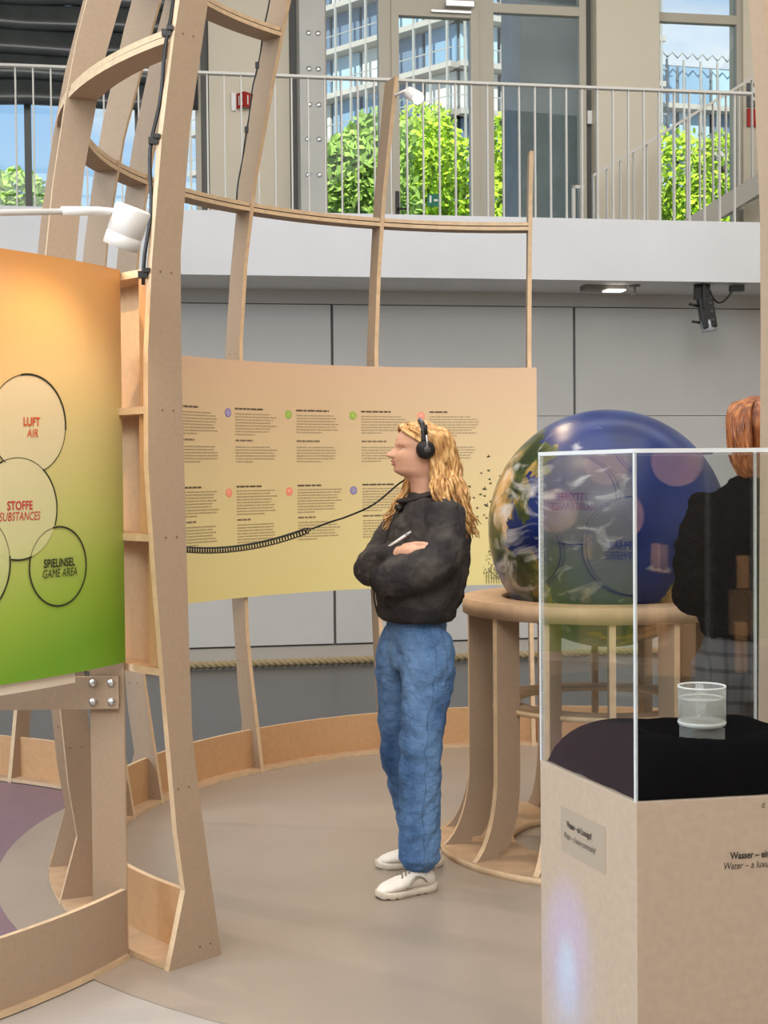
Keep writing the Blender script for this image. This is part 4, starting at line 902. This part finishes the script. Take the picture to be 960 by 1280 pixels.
# ------------------------------------------------------------------ the woman
setframe((.115, 5.13, 0), R_(10))
wo_ = thing('person', 'person with long wavy blond hair, dark jacket and blue jeans, arms crossed, wearing headphones', 'person', LF(0, 0, 0))
mb = MB(); head_mesh(mb)
loft(mb, [((-.03, 0, 1.30), .08, .11), ((-.035, 0, 1.36), .065, .09), ((-.035, 0, 1.395), .056, .062), ((-.033, 0, 1.43), .050, .050), ((-.03, 0, 1.48), .052, .052)])
loft(mb, [((0, 0, .84), .065, .11), ((0, 0, .93), .075, .12), ((-.01, 0, 1.05), .07, .10), ((-.035, 0, 1.2), .085, .12), ((-.04, 0, 1.33), .07, .11)])
for sy, pts in ((1, [(-.01, .085, .9, .058), (.012, .11, .5, .042), (.014, .108, .3, .045), (.005, .092, .07, .035)]), (-1, [(.02, -.085, .9, .058), (.036, -.14, .47, .042), (0, -.17, .3, .045), (-.07, -.205, .07, .035)])): limb(mb, pts)
limb(mb, [(-.06, .11, 1.35, .04), (-.040, .205, 1.20, .034), (.07, .19, 1.15, .032), (.14, .14, 1.128, .027)])
limb(mb, [(-.05, -.11, 1.35, .04), (.145, -.12, 1.165, .034), (.14, .04, 1.178, .032), (.092, .145, 1.213, .026)])
hand(mb, (.088, .150, 1.214), (-.45, .85, .10), (-.7, -.4, -.35), .35, 1)
hand(mb, (.142, .135, 1.13), (-.10, -.95, .22), (-.6, .1, .6), .4, -1)
body = mb.build('body', SKIN, wo_); bake(body, .0042, 3)
# face details
EYEW = mat('eye_white', lin(232, 226, 220), .3, .5); IRIS = mat('iris', lin(64, 62, 52), .2, .6); BROW = mat('brow', lin(140, 98, 66), .8, .1); LIP = mat('lips', lin(192, 112, 104), .45, .4)
for sg in (1, -1):
    e = MB(); e.lathe([(.0108 * sin(pi * i / 10) + .0001, -.0108 * cos(pi * i / 10)) for i in range(11)], LF(.0428, sg * .031, 1.583), 16); eo = e.build('eye', EYEW, wo_)
    e = MB(); e.lathe([(.0056 * sin(pi * i / 8) + .0001, -.0056 * cos(pi * i / 8)) for i in range(9)], LF(.0482, sg * .0312, 1.5825), 12); e.build('iris', IRIS, eo)
    MB().tube([LF(.0515, sg * .019, 1.5875), LF(.0545, sg * .030, 1.5895), LF(.048, sg * .042, 1.5860)], [.001, .0020, .001], 6).build('eyelid', mat('eyelid', lin(150, 104, 88), .6, .2), eo)
    MB().tube([LF(.0680, sg * .014, 1.5985), LF(.0630, sg * .030, 1.6030), LF(.050, sg * .046, 1.5995)], [.0016, .0026, .0010], 6).build('eyebrow', BROW, wo_)
    mb = MB(); mb.lathe([(.001, -.008), (.018, -.008), (.022, 0), (.020, .006), (.012, .003), (.001, .001)], LF(-.022, sg * .0765, 1.577), 16, M=Matrix.Rotation(sg * pi / 2, 4, 'X')); mb.build('ear', SKIN, wo_)
mb = MB(); mb.tube([LF(.068, .021, 1.5335), LF(.081, .012, 1.5385), LF(.0868, 0, 1.5392), LF(.081, -.012, 1.5385), LF(.068, -.021, 1.5335)], [.001, .0033, .0036, .0033, .001], 8); mb.tube([LF(.068, .02, 1.5325), LF(.079, .011, 1.5282), LF(.0842, 0, 1.5275), LF(.079, -.011, 1.5282), LF(.068, -.02, 1.5325)], [.001, .0036, .004, .0036, .001], 8); mb.build('lips', LIP, wo_)
# jeans
def denim():
    m = bpy.data.materials.new('denim'); m.use_nodes = True; nt = m.node_tree; N = nt.nodes.new; b = nt.nodes['Principled BSDF']; L = nt.links.new
    tc = N('ShaderNodeTexCoord'); n1 = N('ShaderNodeTexNoise'); n1.inputs['Scale'].default_value = 7; n1.inputs['Detail'].default_value = 6; n2 = N('ShaderNodeTexNoise'); n2.inputs['Scale'].default_value = 160; mp = N('ShaderNodeMapping'); mp.inputs['Scale'].default_value = (1, 1, .35)
    L(tc.outputs['Object'], mp.inputs[0]); L(mp.outputs[0], n1.inputs['Vector']); L(tc.outputs['Object'], n2.inputs['Vector'])
    ad = N('ShaderNodeMath'); ad.operation = 'MULTIPLY_ADD'; ad.inputs[1].default_value = .3; L(n2.outputs['Fac'], ad.inputs[0]); L(n1.outputs['Fac'], ad.inputs[2])
    r = N('ShaderNodeValToRGB'); r.color_ramp.elements[0].position = .45; r.color_ramp.elements[0].color = lin(50, 80, 124) + (1,); r.color_ramp.elements[1].position = .85; r.color_ramp.elements[1].color = lin(106, 140, 182) + (1,)
    L(ad.outputs[0], r.inputs[0]); L(r.outputs[0], b.inputs['Base Color']); b.inputs['Roughness'].default_value = .85; b.inputs['Specular IOR Level'].default_value = .15; bt = N('ShaderNodeTexNoise'); bt.inputs['Scale'].default_value = 11; bt.inputs['Detail'].default_value = 3; bt.inputs['Distortion'].default_value = 2.2; bmp = N('ShaderNodeMapping'); bmp.inputs['Scale'].default_value = (1, 1, 2.2); L(tc.outputs['Object'], bmp.inputs[0]); L(bmp.outputs[0], bt.inputs['Vector']); bu = N('ShaderNodeBump'); bu.inputs['Strength'].default_value = .28; bu.inputs['Distance'].default_value = .02; L(bt.outputs['Fac'], bu.inputs['Height']); L(bu.outputs[0], b.inputs['Normal'])
    return m
DEN = denim()
mb = MB()
loft(mb, [((.0, 0, .80), .095, .155), ((-.002, 0, .86), .107, .164), ((.002, 0, .93), .106, .158), ((.004, 0, .99), .104, .15), ((.004, 0, 1.03), .105, .15)])
limb(mb, [(-.012, .082, .90, .096), (-.020, .098, .80, .098), (-.004, .108, .66, .083), (.012, .112, .50, .076), (.016, .112, .34, .074), (.018, .108, .22, .075), (.020, .106, .125, .078)], 18)
limb(mb, [(.018, -.082, .90, .096), (.04, -.10, .80, .096), (.045, -.115, .66, .080), (.036, -.14, .47, .074), (.0, -.17, .32, .074), (-.030, -.19, .20, .075), (-.050, -.202, .135, .076)], 18)
jeans = mb.build('jeans', DEN, wo_); bake(jeans, .0065, 5, ((.05, .008), (.12, .020, 'VORONOI_F2_F1'), (.05, .008, 'VORONOI_F2_F1')))
SEAM = mat('denim_seam', lin(88, 118, 158), .9, .1)
seam = []
for x, y, z in ((-.035, .188, .95), (-.03, .22, .84), (-.016, .22, .72), (.004, .22, .58), (.012, .22, .42), (.016, .22, .26), (.016, .20, .09)): seam.append(LF(x, y, z))
seam = [Vector(jeans.closest_point_on_mesh(p - wo_.location)[1]) + wo_.location for p in spline(seam, 8)]
MB().tube(seam, [(.0016, .0016)] * len(seam), 6).build('side_seam', SEAM, jeans)
for i in range(2, len(seam) - 1, 1): pass
# jacket
def cloth(name, col, fade):
    m = bpy.data.materials.new(name); m.use_nodes = True; nt = m.node_tree; N = nt.nodes.new; b = nt.nodes['Principled BSDF']; L = nt.links.new
    tc = N('ShaderNodeTexCoord'); n1 = N('ShaderNodeTexNoise'); n1.inputs['Scale'].default_value = 12; n1.inputs['Detail'].default_value = 7; L(tc.outputs['Object'], n1.inputs['Vector'])
    r = N('ShaderNodeValToRGB'); r.color_ramp.elements[0].position = .42; r.color_ramp.elements[0].color = lin(*col) + (1,); r.color_ramp.elements[1].position = .75; r.color_ramp.elements[1].color = lin(*fade) + (1,)
    L(n1.outputs['Fac'], r.inputs[0]); L(r.outputs[0], b.inputs['Base Color']); b.inputs['Roughness'].default_value = .85; b.inputs['Specular IOR Level'].default_value = .15; bt = N('ShaderNodeTexNoise'); bt.inputs['Scale'].default_value = 14; bt.inputs['Detail'].default_value = 3; bt.inputs['Distortion'].default_value = 2.2; bmp = N('ShaderNodeMapping'); bmp.inputs['Scale'].default_value = (1, 1, .8); L(tc.outputs['Object'], bmp.inputs[0]); L(bmp.outputs[0], bt.inputs['Vector']); bu = N('ShaderNodeBump'); bu.inputs['Strength'].default_value = .55; bu.inputs['Distance'].default_value = .02; L(bt.outputs['Fac'], bu.inputs['Height']); L(bu.outputs[0], b.inputs['Normal']); MATS[name] = m; return m
JK = cloth('jacket_cotton', (54, 51, 52), (82, 77, 73))
mb = MB()
loft(mb, [((.002, 0, .985), .125, .178), ((-.004, 0, 1.005), .135, .188), ((-.010, 0, 1.045), .158, .205), ((-.022, 0, 1.12), .160, .208), ((-.040, 0, 1.22), .155, .208), ((-.052, 0, 1.31), .140, .205), ((-.055, 0, 1.365), .112, .168), ((-.045, 0, 1.40), .078, .100), ((-.036, 0, 1.425), .062, .070)], 28)
limb(mb, [(-.070, .138, 1.362, .072), (-.066, .178, 1.28, .078), (-.040, .218, 1.200, .078), (.035, .212, 1.160, .074), (.11, .180, 1.135, .068), (.152, .150, 1.124, .052)], 18)
limb(mb, [(-.055, -.145, 1.362, .072), (.03, -.165, 1.27, .078), (.110, -.13, 1.165, .076), (.150, -.04, 1.152, .070), (.135, .05, 1.177, .062), (.105, .120, 1.207, .048)], 18)
jk = mb.build('jacket', JK, wo_); bake(jk, .0065, 5, ((.05, .008), (.13, .018, 'VORONOI_F2_F1'), (.055, .010, 'VORONOI_F2_F1')))
MB().tube(spline([LF(-.036 + .071 * cos(a) + (.018 if abs(a) < .5 else 0), .076 * sin(a), 1.418 - .025 * cos(a)) for a in [R_(-150 + 300 * i / 14) for i in range(15)]], 3), [(.017, .009)] * 43, 10).build('collar', JK, jk)
mb = MB(); n = 40
loft(mb, [((.0, 0, .966), .126, .182), ((.0, 0, .980), .140, .194), ((.0, 0, 1.010), .143, .196), ((.0, 0, 1.026), .134, .188)], 40); bake(mb.build('hem_band', cloth('jacket_rib', (40, 38, 40), (58, 55, 54)), jk), None, 0, ((.03, .008),))
MB().tube(spline([LF(x, y, z) for x, y, z in ((.146, .01, .992), (.158, .01, 1.06), (.140, .02, 1.13), (.118, .02, 1.25), (.085, .02, 1.34), (.05, .01, 1.40))]), .0035, 6).build('zip', mat('zip_dark', lin(30, 29, 30), .4, .5), jk)
MB().tube([LF(.140, .170, 1.127), LF(.160, .140, 1.121)], [.055, .05], 16).build('cuff', MATS['jacket_rib'], jk)
MB().tube([LF(.112, .11, 1.205), LF(.098, .138, 1.211)], [.050, .041], 16).build('cuff', MATS['jacket_rib'], jk)
# pocket flap seam, trainers, socks
SHW = mat('trainer_white', lin(226, 218, 208), .6, .3, var=.06, scale=40); SHS = mat('trainer_sole', lin(206, 194, 178), .6, .3, var=.08, scale=40); SHA = mat('trainer_silver', lin(140, 132, 118), .35, .5)
shoe(wo_, -.034, .088, R_(20), SHW, SHS, SHA, L=.228); shoe(wo_, -.129, -.208, R_(-3.5), SHW, SHS, SHA, L=.246)
SOCK = mat('sock', lin(236, 234, 232), .9, .1)
MB().tube([LF(.014, .104, .06), LF(.018, .104, .13)], [.038, .04], 14).build('sock', SOCK, wo_); MB().tube([LF(-.080, -.208, .06), LF(-.06, -.205, .13)], [.038, .04], 14).build('sock', SOCK, wo_)
# hair: locks of curved strands
def hairmat(name, a, b_, c):
    m = bpy.data.materials.new(name); m.use_nodes = True; nt = m.node_tree; N = nt.nodes.new; bs = nt.nodes['Principled BSDF']; L = nt.links.new
    tc = N('ShaderNodeTexCoord'); mp = N('ShaderNodeMapping'); mp.inputs['Scale'].default_value = (1, 1, .25); n1 = N('ShaderNodeTexNoise'); n1.inputs['Scale'].default_value = 55; n1.inputs['Detail'].default_value = 4; L(tc.outputs['Object'], mp.inputs[0]); L(mp.outputs[0], n1.inputs['Vector'])
    r = N('ShaderNodeValToRGB'); r.color_ramp.elements.new(.5)
    for e, (p, col) in zip(r.color_ramp.elements, ((.32, a), (.5, b_), (.68, c))): e.position = p; e.color = lin(*col) + (1,)
    L(n1.outputs['Fac'], r.inputs[0]); L(r.outputs[0], bs.inputs['Base Color']); bs.inputs['Roughness'].default_value = .42; bs.inputs['Specular IOR Level'].default_value = .4; return m
HAIR = hairmat('blond_hair', (136, 94, 52), (194, 146, 88), (232, 194, 136))
rh = random.Random(11); mb = MB()
def lock(keys, wave, r, ph):
    pts = spline([Vector(k) for k in keys], 5); n = len(pts); out = []
    for i, p in enumerate(pts):
        t = i / (n - 1); a = wave * max(0, t - .25) * 1.3; out.append(LF(p.x + a * sin(t * 17 + ph), p.y + a * .8 * cos(t * 15 + ph * 1.7), p.z))
    mb.tube(out, [r * min(1, .5 + 2.2 * (i / (n - 1))) * (1 if i < n * .7 else 1 - .75 * (i - n * .7) / (n * .3)) for i in range(n)], 5)
for i in range(430):
    sg = 1 if i % 2 else -1; u = rh.random(); j = lambda s: rh.uniform(-s, s)
    # u 0 = hairline at the temple, 1 = back of the head
    top = (.045 - .10 * u + j(.006), sg * .006, 1.676 - .012 * abs(u - .4) - (.012 if u < .15 else 0) + j(.002))
    mid = (.018 - .128 * u + j(.006), sg * (.060 * sqrt(max(0, 1 - (u * .95) ** 3)) + .006), 1.652 - .01 * u + j(.004))
    side = (-.040 - .092 * u + j(.008), sg * (.083 * sqrt(max(.0, 1 - (u * .97) ** 4)) + j(.004)), 1.60 - .008 * u + j(.012))
    neck = (-.052 - .092 * u + j(.014), sg * (.088 - .050 * u ** 2 + j(.010)), 1.50 + j(.02))
    sh_ = (-.045 - .112 * u + j(.018), sg * (.170 - .085 * u + j(.018)), 1.415 + j(.02))
    end = (-.112 - .085 * u + j(.02), sg * (.190 - .110 * u + j(.03)), 1.295 + j(.035))
    lock([top, mid, side, neck, sh_, end], .015, rh.uniform(.0045, .0075), rh.uniform(0, 6.28))
for i in range(50):    # locks of the far side that fall in front of the shoulder
    j = lambda s: rh.uniform(-s, s); u = rh.random()
    lock([(.03 - .05 * u, -.01, 1.674), (-.005 - .03 * u, -.066, 1.645), (-.03, -.088, 1.58 + j(.01)), (.0 + j(.015), -.092 + j(.01), 1.46), (.045 + j(.02), -.085 + j(.015), 1.38), (.085 + j(.022), -.075 + j(.02), 1.31 + j(.025))], .012, rh.uniform(.004, .006), rh.uniform(0, 6.28))
for i in range(70):    # hair swept back from the forehead
    sg = 1 if i % 2 else -1; j = lambda s: rh.uniform(-s, s); u = rh.random()
    lock([(.055 - .02 * u + j(.004), sg * .008, 1.668 + .006 * u), (.056 - .02 * u, sg * (.028 + .01 * u), 1.654 + .006 * u), (.030 - .03 * u + j(.005), sg * .062, 1.632 + .01 * u), (-.012 + j(.008), sg * .080, 1.606 + j(.008)), (-.05, sg * .086, 1.575)], .004, rh.uniform(.0035, .005), rh.uniform(0, 6))
def scalp(mb, dx=0.0, dz=0.0, fwd=0.0):
    n, k = 32, 16; vs = []
    for i in range(k + 1):
        z = 1.50 + .181 * i / k; f, b, w = interp(FACE_F, z), interp(FACE_B, z), interp(FACE_W, z); f = min(f - .02, -.028 + fwd + max(0, (z - 1.60)) * 1.05) if z < 1.672 else f
        for j_ in range(n): t = 2 * pi * j_ / n; vs.append(LF((f + b) / 2 + ((f - b) / 2 + .005) * cos(t) + dx, (w + .006) * sin(t), z + .004 + dz))
    mb.add(vs, [(i * n + j_, i * n + (j_ + 1) % n, (i + 1) * n + (j_ + 1) % n, (i + 1) * n + j_) for i in range(k) for j_ in range(n)] + [tuple(k * n + j_ for j_ in range(n))], 0, True)
scalp(mb)
tag(mb.build('hair', HAIR, wo_), kind='stuff')
# pen held in the hand
t = thing('pen', 'slim white pen held in the crossed hands of the person in headphones', 'pen', LF(.09, .16, 1.27))
MB().tube([LF(.135, .135, 1.232), LF(.07, .165, 1.278)], [.0045, .005], 8).build('barrel', WHITE, t); MB().tube([LF(.07, .165, 1.278), LF(.052, .173, 1.291)], [.0055, .004], 8).build('cap', mat('pen_cap', lin(190, 190, 196), .3, .5), t)
# headphones with coiled cable
hp_ = thing('headphones', 'black over-ear headphones on the blond person with a coiled cable to the left', 'headphones', LF(-.018, 0, 1.69))
BK2 = mat('matte_black', lin(24, 24, 25), .5, .35)
band = [LF(-.018 + .004 * cos(a), .094 * cos(a), 1.600 + .083 * sin(a)) for a in [pi * i / 20 for i in range(21)]]
MB().tube(band, [(.006, .011)] * 21, 10).build('headband', BK2, hp_)
MB().tube([band[i] + Vector((0, 0, .0055)) for i in range(6, 15)], [(.004, .009)] * 9, 10).build('band_pad', mat('band_grey', lin(120, 120, 124), .4, .4), hp_)
for sg in (1, -1):
    c = LF(-.02, sg * .095, 1.578); M = (LF(0, sg, 0) - LF(0, 0, 0)).to_track_quat('Z', 'Y').to_matrix().to_4x4()
    o = MB().lathe([(.001, .021), (.018, .021), (.026, .018), (.031, .011), (.0325, 0), (.031, -.004), (.001, -.004)], c, 32, M=M).build('ear_cup', BK2, hp_)
    MB().lathe([(.016, -.018), (.030, -.018), (.0345, -.011), (.033, -.003), (.018, -.003)], c, 28, M=M, close=True).build('ear_pad', mat('pad_black', lin(16, 16, 16), .8, .2), o)
    MB().lathe([(.001, .024), (.010, .0235), (.012, .021)], c, 20, M=M).build('cup_disc', mat('disc_grey', lin(70, 70, 72), .35, .5), o)
    MB().tube([LF(-.019, sg * .100, 1.640), LF(-.02, sg * .112, 1.61), LF(-.02, sg * .116, 1.586)], [.004, .0035, .004], 8).build('yoke', STEEL, o)
    MB().tube([LF(-.018, sg * .098, 1.665), LF(-.019, sg * .101, 1.632)], [(.011, .007), (.009, .006)], 10).build('slider', BK2, o)
import_pts = [LF(-.018, -.12, 1.56), LF(.01, -.125, 1.48), LF(.045, -.12, 1.452), (-.04, 5.21, 1.38), (-.14, 5.26, 1.335), (-.20, 5.31, 1.315), (-.272, 5.36, 1.288)]
MB().tube(spline([Vector(p) for p in import_pts]), .0035, 7).build('straight_cable', BK2, hp_)
ca, cb = Vector((-.272, 5.36, 1.288)), Vector((-.98, 6.05, 1.20)); ax_ = (cb - ca); pts = []; turns = 60
s1 = ax_.normalized().cross(Vector((0, 0, 1))).normalized(); s2 = s1.cross(ax_.normalized()).normalized()
for i in range(turns * 9 + 1):
    t = i / (turns * 9); a = 2 * pi * i / 9; r = .0118 * min(1, t * 30); sag = -.055 * (1 - (2 * t - 1) ** 2) * .9
    pts.append(ca + ax_ * t + Vector((0, 0, sag)) + (s1 * cos(a) + s2 * sin(a)) * r)
MB().tube(pts, .0029, 5).build('coiled_cable', BK2, hp_)
MB().tube([LF(.075, .02, 1.375), LF(.062, .045, 1.365)], [.010, .012], 12).build('cable_clip', BK2, hp_)
# ------------------------------------------------------------------ the person in black behind the showcase
setframe((1.135, 4.33, 0), R_(-94))
p2 = thing('person', 'person with auburn hair, fluffy black jacket and grey checked trousers behind the showcase', 'person', LF(0, 0, 0))
mb = MB(); head_mesh(mb, .02, .035)
loft(mb, [((-.0, 0, 1.34), .07, .10), ((-.005, 0, 1.40), .06, .08), ((-.01, 0, 1.44), .056, .06), ((-.01, 0, 1.5), .052, .052)])
loft(mb, [((0, 0, .84), .065, .11), ((0, 0, .93), .07, .12), ((0, 0, 1.05), .07, .10), ((0, 0, 1.2), .08, .12), ((0, 0, 1.36), .065, .10)])
for sy in (1, -1): limb(mb, [(0, sy * .085, .9, .058), (.01, sy * .10, .5, .042), (0, sy * .11, .3, .04), (-.01, sy * .12, .07, .035)])
for sy in (1, -1):
    limb(mb, [(-.01, sy * .11, 1.38, .036), (-.022, sy * .185, 1.13, .032), (.10, sy * .155, 1.115, .03), (.21, sy * .09, 1.16, .024)])
    hand(mb, (.21, sy * .09, 1.16), (.55, -sy * .5, .3), (0, -sy, -.2), .5, sy)
body2 = mb.build('body', SKIN, p2); bake(body2, .006, 3)
CHK = bpy.data.materials.new('checked_wool'); CHK.use_nodes = True; nt = CHK.node_tree; N = nt.nodes.new; L = nt.links.new; b = nt.nodes['Principled BSDF']; tc = N('ShaderNodeTexCoord')
last = None
for ax, sc in (('X', 14), ('Z', 13)):
    w = N('ShaderNodeTexWave'); w.bands_direction = ax; w.inputs['Scale'].default_value = sc / 2; w.inputs['Distortion'].default_value = .3; L(tc.outputs['Object'], w.inputs['Vector'])
    r = N('ShaderNodeValToRGB'); r.color_ramp.elements[0].position = .78; r.color_ramp.elements[0].color = lin(98, 94, 92) + (1,); r.color_ramp.elements[1].position = .92; r.color_ramp.elements[1].color = lin(52, 50, 52) + (1,); L(w.outputs['Fac'], r.inputs[0])
    if last is None: last = r.outputs[0]
    else:
        mx = N('ShaderNodeMixRGB'); mx.blend_type = 'MULTIPLY'; mx.inputs[0].default_value = .8; L(last, mx.inputs[1]); L(r.outputs[0], mx.inputs[2]); ml = N('ShaderNodeMixRGB'); ml.blend_type = 'ADD'; ml.inputs[0].default_value = .35; L(mx.outputs[0], ml.inputs[1]); L(r.outputs[0], ml.inputs[2]); last = ml.outputs[0]
L(last, b.inputs['Base Color']); b.inputs['Roughness'].default_value = .9
mb = MB(); loft(mb, [((0, 0, .80), .10, .165), ((0, 0, .88), .115, .175), ((0, 0, .97), .115, .165), ((0, 0, 1.05), .105, .15)])
for sy in (1, -1): limb(mb, [(0, sy * .09, .90, .105), (0, sy * .10, .75, .095), (.01, sy * .105, .5, .085), (0, sy * .11, .3, .082), (-.005, sy * .115, .09, .08)], 18)
bake(mb.build('trousers', CHK, p2), .009, 4, ((.08, .016),))
FUR = mat('fluffy_black', lin(14, 13, 14), 1, .03, bump=.8, bscale=120)
mb = MB(); loft(mb, [((0, 0, .985), .130, .165), ((0, 0, 1.02), .14, .172), ((-.005, 0, 1.15), .145, .178), ((-.01, 0, 1.28), .145, .182), ((-.01, 0, 1.38), .125, .175), ((-.01, 0, 1.43), .09, .125), ((-.01, 0, 1.475), .07, .078)], 26)
for sy in (1, -1): limb(mb, [(-.01, sy * .140, 1.385, .070), (-.025, sy * .175, 1.26, .070), (-.02, sy * .190, 1.13, .066), (.10, sy * .16, 1.11, .062), (.19, sy * .10, 1.15, .05)], 16)
bake(mb.build('jacket', FUR, p2), .009, 4, ((.02, .014), (.08, .024)))
shoe(p2, -.09, .115, 0, BK2, SHS, BK2, False); shoe(p2, -.09, -.115, 0, BK2, SHS, BK2, False)
HAIR2 = hairmat('auburn_hair', (96, 48, 22), (150, 84, 42), (196, 128, 74)); mb = MB()
for i in range(260):
    sg = 1 if i % 2 else -1; u = rh.random(); j = lambda s: rh.uniform(-s, s)
    lock([(.055 - .10 * u, sg * .006, 1.716 - .012 * abs(u - .4)), (.03 - .128 * u + j(.006), sg * (.062 * sqrt(max(0, 1 - (u * .95) ** 3)) + .006), 1.692 - .01 * u), (-.02 - .105 * u, sg * (.086 * sqrt(max(0, 1 - (u * .97) ** 4))), 1.635 - .01 * u + j(.01)), (-.03 - .09 * u + j(.008), sg * (.080 - .045 * u ** 2), 1.54 + j(.012)), (-.045 - .055 * u + j(.008), sg * (.055 - .035 * u), 1.485 + j(.014))], .004, rh.uniform(.005, .008), rh.uniform(0, 6.28))
scalp(mb, .02, .036, .05)
tag(mb.build('hair', HAIR2, p2), kind='stuff')
# rainbow: added coloured spots stand in for prism-split sun on the plinth's left side
pc = PC + e2 * .265
for dz, col, pw_, s_ in ((.585, (0, .10, 1), 1.3, 5.5), (.60, (0, .9, .75), .55, 1.7), (.56, (0, .35, 1), 1.3, 2.4), (.47, (0, .45, 1), .6, 3.6), (.65, (.12, .1, 1), .7, 4.0)):
    lamp('rainbow_spot', 'SPOT', (-1.6, 1.6, 2.6), pc + Vector((0, 0, dz)), pw_ * 260, col, spot_size=R_(s_), spot_blend=1.0, shadow_soft_size=.004)
